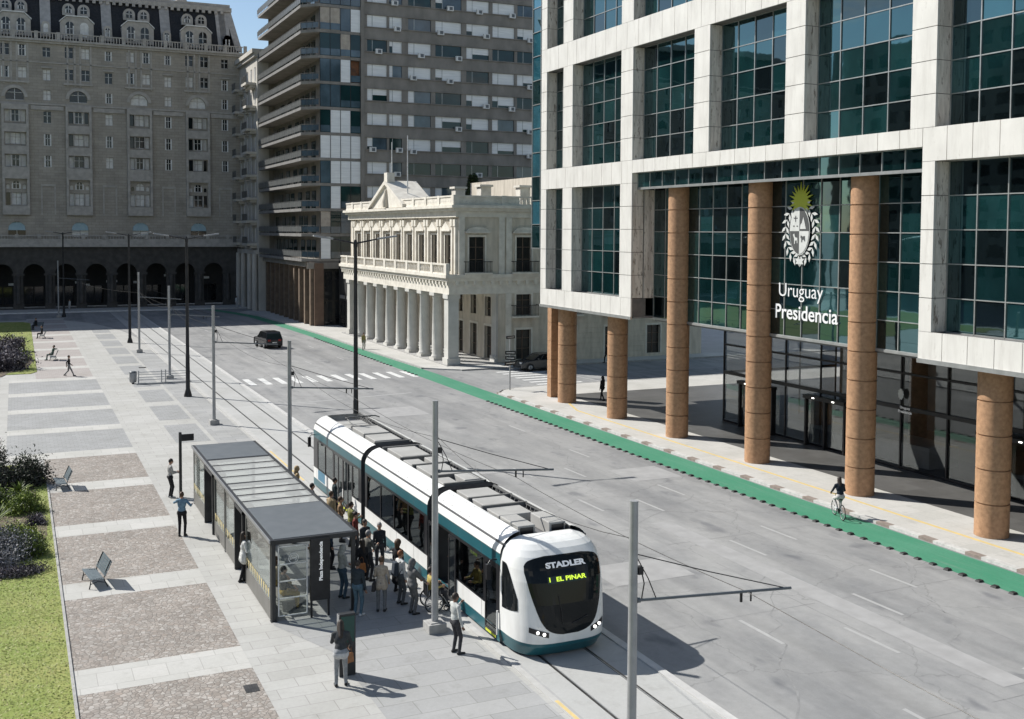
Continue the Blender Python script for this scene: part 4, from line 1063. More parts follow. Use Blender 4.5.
# lobby: glass box, frames, portals
b = MB()
for i in range(12):
    a = 20+i*3.0
    b.quad((40.6,a,.12),(40.6,a+3,.12),(40.6,a+3,6.6),(40.6,a,6.6))
for i in range(3): b.quad((40.6+i*3,56,.12),(43.6+i*3,56,.12),(43.6+i*3,56,6.6),(40.6+i*3,56,6.6))
lobby = b.build('lobby_glass', m_lobby, pb)
b = MB()
for i in range(13): b.box(40.5,40.58,20+i*3-.04,20+i*3+.04,.1,6.6)
b.box(40.48,40.59,20,56,3.1,3.3); b.box(40.48,40.59,20,56,4.9,5.0); b.box(40.48,40.59,20,56,.1,.22)
for i in range(4): b.box(40.6+i*3-.04,40.6+i*3+.04,56.02,56.1,.1,6.6)
b.box(40.6,49.6,56.02,56.1,3.1,3.25)
b.build('lobby_frame', m_blackm, lobby)
b = MB(); b.box(50,50.3,9,56,.1,6.7); b.box(44,50,28,28.3,.1,6.7); b.build('lobby_wall', M('lobby_wall_grey',(.34,.33,.31),(.24,.23,.22),.6,.6), pb)
for yc in (34.2,46.2,49.8+2.5):
    b = MB()
    for dy in (-1.55,0,1.55): b.box(40.1,40.42,yc+dy-.06,yc+dy+.06,.1,2.75)
    b.box(40.0,40.44,yc-1.65,yc+1.65,2.75,2.95); pf = b.build('entrance_portal', m_blackm, pb)
    b = MB(); b.box(40.2,40.23,yc-1.45,yc-.1,.3,2.7); b.box(40.2,40.23,yc+.1,yc+1.45,.3,2.7); b.build('door', m_lobby, pf)
    b = MB()
    for s in (-.9,.7): b.box(39.97,40.0,yc+s,yc+s+.16,2.82,2.87)
    b.build('lamp', emit('portal_lamp',(1,.98,.9),3,(.9,.9,.85)), pf)
b = MB(); b.box(41.5,43.5,40,44,.12,1.2); b.box(41.3,42.3,31,33,.12,1.1); b.build('reception_desk', M('desk_pale',(.3,.29,.27),(.25,.24,.22),2,.5), pb)
b = MB()
for y in (36.5,42.2,54.8): b.box(49.8,49.98,y,y+1.1,.6,4.6)
b.build('pale_wall_panel', m_blind, pb)
# side glazed wing north of the marble frame
b = MB(); nz = 18
for j in range(nz):
    for i in range(3):
        z0 = 10.75+j*1.75; b.mi = rg.choice([0,0,0,1])
        b.quad((34.9+.02*i,68.1+i*1.4,z0),(34.9,69.5+i*1.4,z0),(34.9,69.5+i*1.4,z0+1.7),(34.9,68.1+i*1.4,z0+1.7))
b.mi = 1; b.box(34.96,60,68.1,72.3,10.75,42)
wg = b.build('glass_wing', [m_gL,m_gA], pb)
b = MB()
for j in range(nz+1): b.box(34.84,34.95,68.1,72.35,10.72+j*1.75,10.77+j*1.75)
for i in range(4): b.box(34.84,34.95,68.1+i*1.4-.03,68.1+i*1.4+.03,10.7,42)
b.build('mullion', m_mull, wg)
# lettering and emblem on the curtain wall (facing -X; reading direction is -Y)
m_sign = emit('sign_letters',(1,1,1),.06,(.66,.66,.66))
YE = 42.0
textmesh('sign_lettering','Uruguay',.98,m_sign,.012,-.006,1,(0,-1,0),(0,0,1),(XW-.08,42.25,9.1),pb)
textmesh('sign_lettering','Presidencia',1.02,m_sign,.012,.010,1,(0,-1,0),(0,0,1),(XW-.08,41.85,8.0),pb)
m_em = M('emblem_silver', (.55,.56,.54), (.48,.49,.47), 4, .5); m_emd = M('emblem_dark', (.06,.065,.065), (.08,.08,.08), 4, .5)
m_sun = M('emblem_sun', (.46,.50,.05), (.42,.46,.05), 4, .5)
EF = lambda u,z,d: (XW-.07-d, 42.3-u, z)
ec = 11.95
em = thing('state_emblem','silver wreath and oval shield emblem with a yellow green sun on the glass front','emblem',(XW-.06,42.3,ec))
b = MB(); pts = []
for i in range(40):
    a = 2*math.pi*i/40; r = .46 if i % 2 else .80
    if i % 4 == 0: r = .92
    pts.append((r*math.sin(a), 13.55+r*math.cos(a)))
b.prism(pts, EF, .0, .04); b.build('sun', m_sun, em)
b = MB(); N = 36; ax, az = .70, 1.12; zc_ = ec+.12
def oval(k, s=1): a = 2*math.pi*k/N; return (ax*s*math.sin(a), zc_+az*s*math.cos(a)*(1.0 if math.cos(a) > 0 else 1.0))
b.prism([oval(k,1.06) for k in range(N)], EF, .05, .07)
for q,mi in ((0,1),(1,0),(2,1),(3,0)):
    b.mi = mi; ps = [oval(q*9+k) for k in range(10)]+[(0,zc_)]
    b.prism(ps, EF, .07, .09)
sd = b.build('shield', [m_em,m_emd], em)
b = MB()
b.prism([(.06,zc_+.1),(.5,zc_+.1),(.42,zc_+.35),(.3,zc_+.68),(.2,zc_+.4),(.1,zc_+.32)], EF, .095, .105)              # hill
for x0,x1,z0,z1 in ((-.42,-.14,.62,.66),(-.30,-.26,.45,.75),(-.45,-.36,.22,.27),(-.2,-.11,.22,.27)):                    # scales
    b.mi = 1; b.prism([(x0,zc_+z0),(x1,zc_+z0),(x1,zc_+z1),(x0,zc_+z1)], EF, .095, .105)
b.mi = 0                                                                                                               # horse on dark
b.prism([(-.46,zc_-.18),(-.36,zc_-.12),(-.30,zc_-.3),(-.12,zc_-.34),(-.10,zc_-.6),(-.15,zc_-.6),(-.17,zc_-.46),(-.28,zc_-.47),(-.3,zc_-.64),(-.35,zc_-.63),(-.36,zc_-.36)], EF, .095, .105)
b.mi = 1                                                                                                               # ox on pale
b.prism([(.1,zc_-.3),(.15,zc_-.2),(.22,zc_-.27),(.42,zc_-.24),(.44,zc_-.5),(.40,zc_-.5),(.38,zc_-.4),(.24,zc_-.42),(.22,zc_-.54),(.18,zc_-.54),(.17,zc_-.38)], EF, .095, .105)
b.build('charges', [m_em,m_emd], sd)
b = MB()
for s in (-1,1):
    for k in range(11):
        a = R(-170+k*15.2) if s > 0 else R(170-k*15.2)
        cx, cz = 1.10*math.sin(a)*1.0, ec+.08+1.36*math.cos(a)
        tx, tz = math.cos(a)*s*-1, -math.sin(a)*s*-1.3
        for side in (-1,1):
            dx = tx*.8+side*math.sin(a)*.85; dz = tz*.8+side*math.cos(a)*.95; l = math.hypot(dx,dz); dx/=l; dz/=l
            nx, nz_ = -dz, dx; L_ = .44
            b.prism([(cx,cz),(cx+dx*L_*.5+nx*.085,cz+dz*L_*.5+nz_*.085),(cx+dx*L_,cz+dz*L_),(cx+dx*L_*.5-nx*.085,cz+dz*L_*.5-nz_*.085)], EF, .01+side*.004, .03+side*.004)
b.prism([(-.3,ec-1.50),(.3,ec-1.50),(.2,ec-1.38),(.34,ec-1.24),(-.34,ec-1.24),(-.2,ec-1.38)], EF, .035, .05)
b.build('laurel_wreath', m_em, em)
# small repeat of the emblem and lettering by the entrance
se = thing('entrance_plaque','small pale emblem and lettering on the dark entrance glass','sign',(40.4,40.8,3.6))
b = MB(); SF = lambda u,z,d: (40.42-d, 40.9-u, z)
b.prism([(.20*math.sin(2*math.pi*k/20)*(1 if k%2 else .82), 3.9+.30*math.cos(2*math.pi*k/20)*(1 if k%2 else .82)) for k in range(20)], SF, .0, .02); b.build('crest', m_em, se)
textmesh('lettering','Uruguay',.2,m_sign,.006,0,1,(0,-1,0),(0,0,1),(40.40,40.6,3.24),se); textmesh('lettering','Presidencia',.2,m_sign,.006,.003,1,(0,-1,0),(0,0,1),(40.40,40.6,3.03),se)

# ------------------------------------------------------------------ the big grey hotel
YH = 173.0
m_hot = slabs('hotel_stone', (.53,.485,.425), (.455,.42,.37), (.34,.315,.28), 1.1, .42, rough=.85, ms=.02, stain=.72, xz=True)
m_hot2 = M('hotel_trim', (.48,.455,.42), (.36,.34,.312), 1.5, .85)
m_slate = M('slate_roof', (.018,.019,.02), (.035,.035,.037), 4, .75)
m_hglass = glass_dark('hotel_window_glass', (.02,.022,.024), .06, 1.5, 0)
m_hblind = M('white_roller_blind', (.8,.8,.78), (.66,.66,.65), 3, .7)
m_hframe = M('white_window_frame', (.75,.75,.73), (.6,.6,.58), 3, .6)
m_awn = M('blue_awning', (.3,.42,.46), (.36,.48,.5), 3, .6)
hb = thing('hotel', 'big grey stone mansard hotel with an arched arcade closing the plaza', 'building', (0,YH,0))
FH = FY(YH); HX0, HX1 = -78.0, 32.9
rh = random.Random(3)
bays = [.3+8.55*k for k in range(-9,4)]; nars = [4.6+8.5*k for k in range(-9,4)]
ops = []; vis = []
def hop(u0,u1,z0,z1,arch=False,kind='w'): ops.append((u0,u1,z0,z1,arch)); vis.append((u0,u1,z0,z1,arch,kind))
for c in bays:
    for z0,z1 in ((37.0,38.6),(33.8,35.4)): hop(c-1.75,c-.65,z0,z1); hop(c+.5,c+1.6,z0,z1)
    hop(c-1.2,c+1.2,30.6,32.3,True,'arch')
    for z0 in (27.5,24.2,21.0): hop(c-1.35,c-.75,z0,z0+1.65,False,'s'); hop(c-.65,c+.65,z0,z0+1.65); hop(c+.75,c+1.35,z0,z0+1.65,False,'s')
    hop(c-1.35,c-.75,15.4,17.2,False,'s'); hop(c-.6,c+.6,15.4,17.2); hop(c+.75,c+1.35,15.4,17.2,False,'s')
    hop(c-1.3,c-.85,17.75,18.4,True,'s'); hop(c-.6,c+.6,17.75,18.9,True); hop(c+.85,c+1.3,17.75,18.4,True,'s')
    hop(c-1.15,c+1.15,10.75,13.0,True,'awn')
for c in nars:
    for z0,h in ((37.0,1.4),(33.6,1.6),(30.7,1.5),(27.4,1.7),(24.1,1.7),(21.0,1.65)): hop(c-.5,c+.5,z0,z0+h)
nars_end = 30.1
b = MB(); b.wall(FH, HX0, HX1, 10.5, 39.5, ops, .35)
b.quad((HX1,YH,10.5),(HX1,YH+25,10.5),(HX1,YH+25,39.5),(HX1,YH,39.5)); b.quad((HX0,YH,0),(HX0,YH+25,0),(HX0,YH+25,39.5),(HX0,YH,39.5))
b.build('wall', m_hot, hb)
stuff = MB()
for (u0,u1,z0,z1,arch,kind) in vis:
    off = u1 < -2.2
    q = rh.random(); glass_m = 0 if q < .62 else 1
    if kind == 's': glass_m = 0 if rh.random() < .35 else 1
    w = stuff if off else MB()
    w.mi = glass_m; w.fbox(FH,u0,u1,z0,z1,.28,.31)
    if kind == 'awn': w.mi = 2; w.hexa([FH(u0,z0+1.0,-.3),FH(u1,z0+1.0,-.3),FH(u1,z0+1.0,.2),FH(u0,z0+1.0,.2),FH(u0+.2,z1-.1,.2),FH(u1-.2,z1-.1,.2),FH(u1-.2,z1-.1,.27),FH(u0+.2,z1-.1,.27)])
    if glass_m == 0 and kind == 'w' and rh.random() < .65:     # side shutters folded open
        w.mi = 1; w.fbox(FH,u0,u0+.2,z0,z1,.08,.12); w.fbox(FH,u1-.2,u1,z0,z1,.08,.12)
    if off: continue
    ob = w.build('window', [m_hglass,m_hblind,m_awn], hb)
    if u1-u0 > .7:
        f = MB(); f.fbox(FH,(u0+u1)/2-.04,(u0+u1)/2+.04,z0,z1-.02,.22,.27); f.fbox(FH,u0+.01,u1-.01,z0+(z1-z0)*.62,z0+(z1-z0)*.62+.06,.22,.27); f.fbox(FH,u0+.01,u1-.01,z0,z0+.07,.2,.27)
        f.build('frame', m_hframe if glass_m == 0 else m_hot2, ob)
so = stuff.build('window_rest', [m_hglass,m_hblind,m_awn], hb); so['kind'] = 'stuff'; so.name = 'window'
# trim: cornices, oriel bays, blind arches, window hoods
b = MB()
for z0,z1,d in ((9.3,9.7,-.55),(9.7,10.5,-.35),(38.95,39.25,-.35),(39.25,39.55,-.6),(36.1,36.25,-.12),(30.0,30.25,-.2)): b.fbox(FH,HX0,HX1+.3,z0,z1,d,0)
for c in bays:
    b.fbox(FH,c-1.79,c-1.45,14.3,30.0,-.53,0); b.fbox(FH,c+1.45,c+1.79,14.3,30.0,-.53,0); b.fbox(FH,c-1.8,c+1.8,14.0,15.3,-.6,0); b.fbox(FH,c-1.8,c+1.8,19.2,20.9,-.55,0)
    for z in (22.75,25.95,29.2): b.fbox(FH,c-1.75,c+1.75,z,z+1.2 if z < 29 else z+.8,-.5,0)
    for z in (15.4,21.0,24.2,27.5):
        for s in (-1,1): b.fbox(FH,c+s*.7-.06,c+s*.7+.06,z,z+1.7,-.45,.0)
    pts = [(c+1.75*math.cos(R(a)), 31.0+1.75*math.sin(R(a))) for a in range(0,181,15)]
    for (ua,za),(ub,zb) in zip(pts,pts[1:]):
        ui,zi,uj,zj = c+(ua-c)*.74, 31+(za-31)*.74, c+(ub-c)*.74, 31+(zb-31)*.74
        b.hexa([FH(ua,za,-.16),FH(ub,zb,-.16),FH(uj,zj,-.16),FH(ui,zi,-.16),FH(ua,za,0),FH(ub,zb,0),FH(uj,zj,0),FH(ui,zi,0)])
    for s in (-1.4,-.4,.35,1.8): b.fbox(FH,c+s-.12,c+s+.12,32.9,38.9,-.12,0)
    b.fbox(FH,c-2.0,c+2.0,33.1,33.35,-.25,0)
for c in nars:
    b.fbox(FH,c-1.0,c-.8,14,18.2,-.08,0); b.fbox(FH,c+.8,c+1.0,14,18.2,-.08,0); b.fbox(FH,c-1.0,c+1.0,18.2,18.5,-.1,0); b.fbox(FH,c-.75,c+.75,35.4,35.6,-.2,0)
    b.fbox(FH,c-2.2,c+2.2,28.4+.9,29.5+.4,-.22,0)
b.build('stone_trim', m_hot2, hb)
# balustrade of the balcony and of the roof terrace
b = MB()
for z0,d in ((10.5,-.4),(39.55,-.45)):
    h = .55 if z0 < 20 else 1.0
    b.fbox(FH,HX0,HX1,z0+h-.15,z0+h,d,d+.2)
    u = -3.0
    while u < HX1: b.fbox(FH,u,u+.14,z0,z0+h-.15,d+.03,d+.17); u += .4
    u = -3.0
    while u < HX1+.2: b.fbox(FH,u,u+.5,z0,z0+h+.1,d-.03,d+.22); u += 3.0
b.build('balustrade', m_hot2, hb)
# arcade
aops = [(2.5+4.28*k-1.5,2.5+4.28*k+1.5,.2,6.8,True) for k in range(-19,7)]
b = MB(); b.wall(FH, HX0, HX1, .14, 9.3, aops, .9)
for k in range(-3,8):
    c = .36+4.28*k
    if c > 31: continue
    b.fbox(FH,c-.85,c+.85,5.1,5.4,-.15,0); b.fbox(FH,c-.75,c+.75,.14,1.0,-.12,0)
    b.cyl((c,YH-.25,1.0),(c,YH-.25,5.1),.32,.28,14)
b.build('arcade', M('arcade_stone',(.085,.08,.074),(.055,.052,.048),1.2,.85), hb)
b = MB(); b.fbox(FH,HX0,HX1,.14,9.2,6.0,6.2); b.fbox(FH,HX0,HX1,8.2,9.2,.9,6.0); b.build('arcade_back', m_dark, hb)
for k in range(-2,7):
    b = MB(); c = 2.5+4.28*k; b.fbox(FH,c-1.3,c-.1,.6,3.2,5.9,5.98); b.fbox(FH,c+.1,c+1.3,.6,3.2,5.9,5.98); b.build('shop_window', m_hglass, hb)
b = MB()
for k,(x,z,w) in enumerate(((8.3,3.6,1.2),(9.9,3.2,.5),(12.8,3.7,1.6),(21.4,4.5,.9),(16.8,3.5,1.1),(27.4,4.1,1.0),(-1,3.4,1.4))): b.fbox(FH,x,x+w,z,z+.35,5.7,5.75)
b.build('shop_sign', m_hblind, hb)
# mansard roof with dormers and round windows
b = MB(); z0, z1, y0, y1 = 40.0, 46.7, 173.9, 177.6
b.hexa([(HX0,y0,z0),(HX1-.2,y0,z0),(HX1-.2,198,z0),(HX0,198,z0),(HX0,y1,z1),(HX1-1.3,y1,z1),(HX1-1.3,196,z1),(HX0,196,z1)])
b.build('roof', m_slate, hb)
def slope(z): return y0+(y1-y0)*(z-z0)/(z1-z0)
b = MB(); b.box(HX0,HX1-.9,y1-.5,197,z1-.1,z1+.55); b.box(HX0,HX1-1.1,y1-.1,196.5,z1+.55,z1+1.1)
u = -3
while u < HX1-2.6: b.fbox(FH,u,u+.45,z1-.55,z1-.1,slope(z1-.55)-YH-.35,slope(z1)-YH); u += .95
for c in nars+[30.6]:
    if c < -6: continue
    b.hexa([(c-.72,slope(z0)-.25,z0),(c+.72,slope(z0)-.25,z0),(c+.72,slope(z0),z0),(c-.72,slope(z0),z0),(c-.72,slope(z1)-.25,z1-.1),(c+.72,slope(z1)-.25,z1-.1),(c+.72,slope(z1),z1-.1),(c-.72,slope(z1),z1-.1)])
b.hexa([(HX1-.9,y0-.2,z0),(HX1+.1,y0-.2,z0),(HX1+.1,y0+1,z0),(HX1-.9,y0+1,z0),(HX1-2.0,y1-.2,z1),(HX1-1.0,y1-.2,z1),(HX1-1.0,y1+1,z1),(HX1-2.0,y1+1,z1)])
b.build('roof_cornice', m_hot2, hb)
for q in ((-6,2.4,181,188,47,52.5),(14.5,16,179,181,47.8,49.2),(24,25.5,180,182,47.8,48.8)):
    b = MB(); b.box(*q); b.build('chimney', m_hot2, hb)
def dormer(c, w, za, zb, dep, arch=False, glassw=None):
    y = slope(za)-dep; b = MB()
    F = FY(y)
    if arch:
        n = 14; pts = [(c-w/2,za),(c+w/2,za)]+[(c+w/2*math.cos(math.pi*k/n), zb-w/2+w/2*math.sin(math.pi*k/n)) for k in range(n+1)]
    else: pts = [(c-w/2,za),(c+w/2,za),(c+w/2,zb-.8),(c+w/2-.9,zb),(c-w/2+.9,zb),(c-w/2,zb-.8)]
    b.prism(pts, F, 0, slope(zb)-y+.3); d = b.build('dormer', m_hot2, hb)
    b = MB()
    if not arch:
        cap = [(c-w/2-.12,zb-.85),(c-w/2+.85,zb+.05),(c+w/2-.85,zb+.05),(c+w/2+.12,zb-.85)]
        for (ua,za_),(ub,zb_) in zip(cap,cap[1:]): b.hexa([F(ua,za_,-.15),F(ub,zb_,-.15),F(ub,zb_,.4),F(ua,za_,.4),F(ua,za_+.18,-.15),F(ub,zb_+.18,-.15),F(ub,zb_+.18,.4),F(ua,za_+.18,.4)])
        b.build('coping', m_hframe, d)
    for gc in ([c] if arch else [c-1.0,c+1.0]):
        gw = w*.52 if arch else 1.15; g0 = za+.35; g1 = zb-.35 if arch else zb-.7
        b = MB(); n = 10; b.mi = 0 if rh.random() < .7 else 1
        b.prism([(gc-gw/2,g0),(gc+gw/2,g0)]+[(gc+gw/2*math.cos(math.pi*k/n), g1-gw/2+gw/2*math.sin(math.pi*k/n)) for k in range(n+1)], F, -.04, -.01)
        b.build('window', [m_hglass,m_hblind], d)
        b = MB(); b.fbox(F,gc-.04,gc+.04,g0,g1,-.07,-.045); b.fbox(F,gc-gw/2,gc+gw/2,g0+(g1-g0)*.5,g0+(g1-g0)*.5+.08,-.07,-.045)
        if rh.random() < .6: b.fbox(F,gc-gw/2-.02,gc-gw/2+.16,g0,g1-gw/2,-.07,-.045); b.fbox(F,gc+gw/2-.16,gc+gw/2+.02,g0,g1-gw/2,-.07,-.045)
        b.build('frame', m_hframe, d)
for c in bays:
    if c < -2: continue
    dormer(c, 4.6, 40.0, 43.2, .3); dormer(c-1.05, 1.7, 43.75, 45.5, .5, True); dormer(c+1.05, 1.7, 43.75, 45.5, .5, True)
for c in nars+[30.6]:
    if c < -2: continue
    dormer(c if c < 30 else 30.7, 1.2, 40.1, 42.3, .45, True)
b = MB(); b.box(HX0+1,30,178,196,10,46.6); b.build('core', m_dark, hb)
# ------------------------------------------------------------------ the neoclassical palace
m_pal = M('palace_stucco', (.57,.515,.43), (.38,.34,.275), 1.3, .8, stretch=(1.5,1.5,.4), lo=.4, hi=.75); m_pal2 = M('palace_trim', (.67,.635,.56), (.54,.505,.44), 1.5, .75)
m_palcol = M('palace_column_plaster', (.52,.51,.475), (.44,.43,.40), 1.0, .75); m_palw = M('palace_dark_window', (.02,.02,.02), (.035,.034,.03), 2, .25)
m_shut = M('wooden_shutter', (.13,.09,.065), (.1,.07,.05), 4, .6)
PX, PY0, PY1 = 35.0, 88.1, 121.5
pal = thing('palace', 'cream neoclassical palace with a white colonnade and a roof pediment', 'building', (PX,PY0,0))
PFx = FX(PX+.35); PFy = FY(PY0)
colY = [PY0+.75+3.42*i for i in range(10)]
def pcol(y, square=False, x=PX):
    b = MB()
    if square: b.box(x-.62,x+.62,y-.62,y+.62,.11,.75); b.box(x-.5,x+.5,y-.5,y+.5,.75,6.0); b.box(x-.6,x+.6,y-.6,y+.6,6.0,6.4)
    else:
        b.box(x-.6,x+.6,y-.6,y+.6,.11,.45)
        b.smooth = True; b.lathe([(.6,.45),(.62,.55),(.55,.66),(.52,.75),(.52,2.5),(.45,5.85),(.50,5.9),(.47,5.98),(.58,6.1)], (x,y,0), 24); b.smooth = False
        b.box(x-.6,x+.6,y-.6,y+.6,6.1,6.4)
    return b.build('column', m_palcol, pal)
for i, y in enumerate(colY): pcol(y, i in (0,9))
pcol(PY0+.75, True, 39.6)
b = MB(); b.box(PX-.75,PX+5,PY0-.1,PY1+.1,.11,.2); b.build('step', m_conc, pal)
# entablature, balcony slab
b = MB(); b.box(PX-.55,62,PY0-.05,PY1,6.4,7.55); b.box(PX-.8,62,PY0-.25,PY1+.2,7.55,7.85); b.box(PX-1.0,61,PY0-.42,PY1+.3,7.85,8.15)
y = PY0
while y < PY1: b.box(PX-.75,PX-.55,y,y+.3,7.2,7.55); y += .85
x = PX
while x < 60: b.box(x,x+.3,PY0-.25,PY0-.05,7.2,7.55); x += .85
b.build('entablature', m_pal2, pal)
# upper storey walls with window openings
upw = [(y+.95,y+2.45,8.35,11.6) for y in colY[:-1]]
b = MB(); b.wall(PFx, PY0, PY1, 8.15, 13.6, upw, .4)
sideops = [(c-.75,c+.75,8.35,11.45) for c in (37.1,41.7,46.3,50.9,55.5)]+[(c-.75,c+.75,4.4,6.3) for c in (41.7,46.3,50.9,55.5)]+[(c-.75,c+.75,.4,3.1) for c in (41.7,46.3,50.9,55.5)]
b.wall(PFy, PX+.35, 61, 8.15, 13.6, sideops[:5], .35)
b.wall(PFy, 39.2, 61, .11, 6.4, sideops[5:], .35)
b.quad((PX+.35,PY1,0),(61,PY1,0),(61,PY1,13.6),(PX+.35,PY1,13.6))
ptw = [(y+.9,y+2.5,.3,3.3) for y in colY[:-1]]+[(y+1.0,y+2.4,4.2,6.0) for y in colY[:-1]]
b.wall(FX(39.3), PY0, PY1, .11, 6.4, ptw, .3)
b.box(PX+.35,61,PY0+.01,PY1,13.45,13.6)
b.build('wall', m_pal, pal)
for x0,x1 in ((39.25,40.9),(42.5,45.5),(47.1,50.1),(51.7,54.7)):     # rusticated piers between the street windows
    b = MB()
    for i in range(13):
        z = .25+i*.47
        if z > 6.2: break
        b.box(x0,x1,PY0-.03,PY0-.002,z,z+.42)
    b.build('rusticated_pier', m_pal, pal)
def pwin(F, o, balcony=False, ped=True, dep=.3):
    b = MB(); b.fbox(F,o[0],o[1],o[2],o[3],dep,dep+.04); w = b.build('window', m_palw, pal)
    b = MB(); b.fbox(F,o[0]-.16,o[0],o[2],o[3],-.06,.06); b.fbox(F,o[1],o[1]+.16,o[2],o[3],-.06,.06); b.fbox(F,o[0]-.16,o[1]+.16,o[3],o[3]+.2,-.06,.06)
    if ped:
        m = (o[0]+o[1])/2; z = o[3]+.35
        b.fbox(F,o[0]-.4,o[1]+.4,z,z+.15,-.35,.0)
        if ped == 1: b.prism([(o[0]-.4,z+.15),(o[1]+.4,z+.15),(m,z+.85)],F,-.3,0)
        else: b.prism([(o[0]-.3,z+.15),(o[1]+.3,z+.15)]+[(m+(o[1]-o[0]+.6)/2*math.cos(R(a)),z+.15+.4*math.sin(R(a))) for a in range(20,161,20)],F,-.25,0)
    b.build('frame', m_pal2, w)
    b = MB(); m = (o[0]+o[1])/2; b.fbox(F,m-.04,m+.04,o[2],o[3],dep-.05,dep-.004)
    for s in (.35,.7): b.fbox(F,o[0],m-.04,o[2]+(o[3]-o[2])*s,o[2]+(o[3]-o[2])*s+.06,dep-.05,dep-.004); b.fbox(F,m+.04,o[1],o[2]+(o[3]-o[2])*s,o[2]+(o[3]-o[2])*s+.06,dep-.05,dep-.004)
    b.build('glazing_bar', m_shut, w)
    if balcony:
        b = MB(); b.fbox(F,o[0]-.55,o[1]+.55,o[2]-.2,o[2]-.04,-.6,0); b.mi = 1
        b.fbox(F,o[0]-.55,o[1]+.55,o[2]+.9,o[2]+.96,-.58,-.54)
        u = o[0]-.55
        while u <= o[1]+.56: b.fbox(F,u-.015,u+.015,o[2]-.04,o[2]+.9,-.575,-.545); u += .14
        for u in (o[0]-.54,o[1]+.5): b.fbox(F,u,u+.04,o[2]+.9,o[2]+.96,-.54,0)
        b.build('balcony', [m_pal2,m_blackm], w)
for o in upw: pwin(PFx,o,False,1)
for k,o in enumerate(sideops): pwin(PFy,o,k < 9,2 if k < 5 else 0)
for o in ptw: pwin(FX(39.3),o,False,0,.25)
for y in colY:    # paired pilasters of the upper storey
    b = MB()
    for dy in (-.55,.2): b.box(PX+.12,PX+.35,y+dy,y+dy+.35,8.15,13.0); b.box(PX+.05,PX+.35,y+dy-.06,y+dy+.41,12.4,13.0)
    b.build('pilaster', m_pal2, pal)
for x in (PX+.35,39.2,39.9,44.0,48.6,53.2):
    b = MB(); b.box(x,x+.55,PY0-.14,PY0-.002,8.15,13.2); b.build('pilaster', m_pal2, pal)
b = MB(); b.box(39.9,40.45,PY0-.14,PY0-.002,.11,6.4); b.build('pilaster', m_pal2, pal)
b = MB(); b.box(PX+.05,61.2,PY0-.12,PY1+.1,13.2,13.75); b.box(PX-.25,61.4,PY0-.4,PY1+.25,13.75,14.0); b.box(PX-.5,61.6,PY0-.62,PY1+.4,14.0,14.25); b.build('cornice', m_pal2, pal)
def balus(F, u0, u1, z, h, d, name='balustrade', step=.42, ped=3.42, solid=()):
    b = MB(); b.fbox(F,u0,u1,z,z+.14,d-.14,d+.14); b.fbox(F,u0,u1,z+h-.14,z+h,d-.15,d+.15)
    u = u0+.2
    while u < u1: b.cyl(F(u,z+.14,d),F(u,z+h*.45,d),.09,.11,8,False); b.cyl(F(u,z+h*.45,d),F(u,z+h-.14,d),.11,.05,8,False); u += step
    u = u0
    while u <= u1+.01: b.fbox(F,u-.28,u+.28,z,z+h+.03,d-.17,d+.17); u += ped
    for a,c in solid: b.fbox(F,a,c,z+.14,z+h-.14,d-.08,d+.08)
    return b.build(name, m_pal2, pal)
balus(FX(PX), PY0+.0, PY1+.0, 8.15, .95, -.75)
balus(FX(PX), PY0, PY1, 14.25, .85, -.1, solid=[(PY0,103),(110,PY1)])
balus(FY(PY0), PX, 61, 14.25, .85, -.2, ped=4.6, solid=[(PX,41),(44.5,50)])
# pediment with niche figure base, roof urn boxes and two flagpoles
PPf = FX(PX-.3)
b = MB(); b.prism([(101.0,14.3),(111.6,14.3),(106.3,16.75)], PPf, 0, .5)
for s in (-1,1):
    b.hexa([PPf(106.3+s*5.7,14.25,-.25),PPf(106.3+s*5.7,14.6,-.25),PPf(106.3,17.1,-.25),PPf(106.3,16.7,-.25),PPf(106.3+s*5.7,14.25,3.2),PPf(106.3+s*5.7,14.6,3.2),PPf(106.3,17.1,3.2),PPf(106.3,16.7,3.2)])
b.box(PX-.4,PX+.4,105.8,106.8,16.9,17.9); b.build('pediment', m_pal2, pal)
b = MB(); b.smooth = True; b.lathe([(.35,14.35),(.45,14.9),(.3,15.5),(.22,15.9),(.1,16.2)], (PX-.35,106.3,0), 10); b.build('niche_figure', m_pal, pal)
for x,y in ((38.2,96),(38.5,90.5),(42.2,90)):
    b = MB(); b.box(x,x+1.0,y,y+1.0,14.2,16.0); b.box(x-.15,x+1.15,y-.15,y+1.15,16.0,16.2); b.build('chimney', m_pal2, pal)
for y,z1 in ((108.2,21.2),(103.2,21.5)):
    b = MB(); b.cyl((PX+.9,y,14.2),(PX+.9,y,z1),.07,.045,8); b.build('flagpole', m_white, pal)
b = MB(); b.box(PX+.5,60.5,PY0+.5,PY1-.3,14.0,14.3); b.box(43,60,PY0+1.2,PY1-1,.2,13.4); b.build('core', m_dark, pal)
b = MB(); b.box(48,58,96,116,14.3,17.5); b.build('roof_room', m_pal, pal)

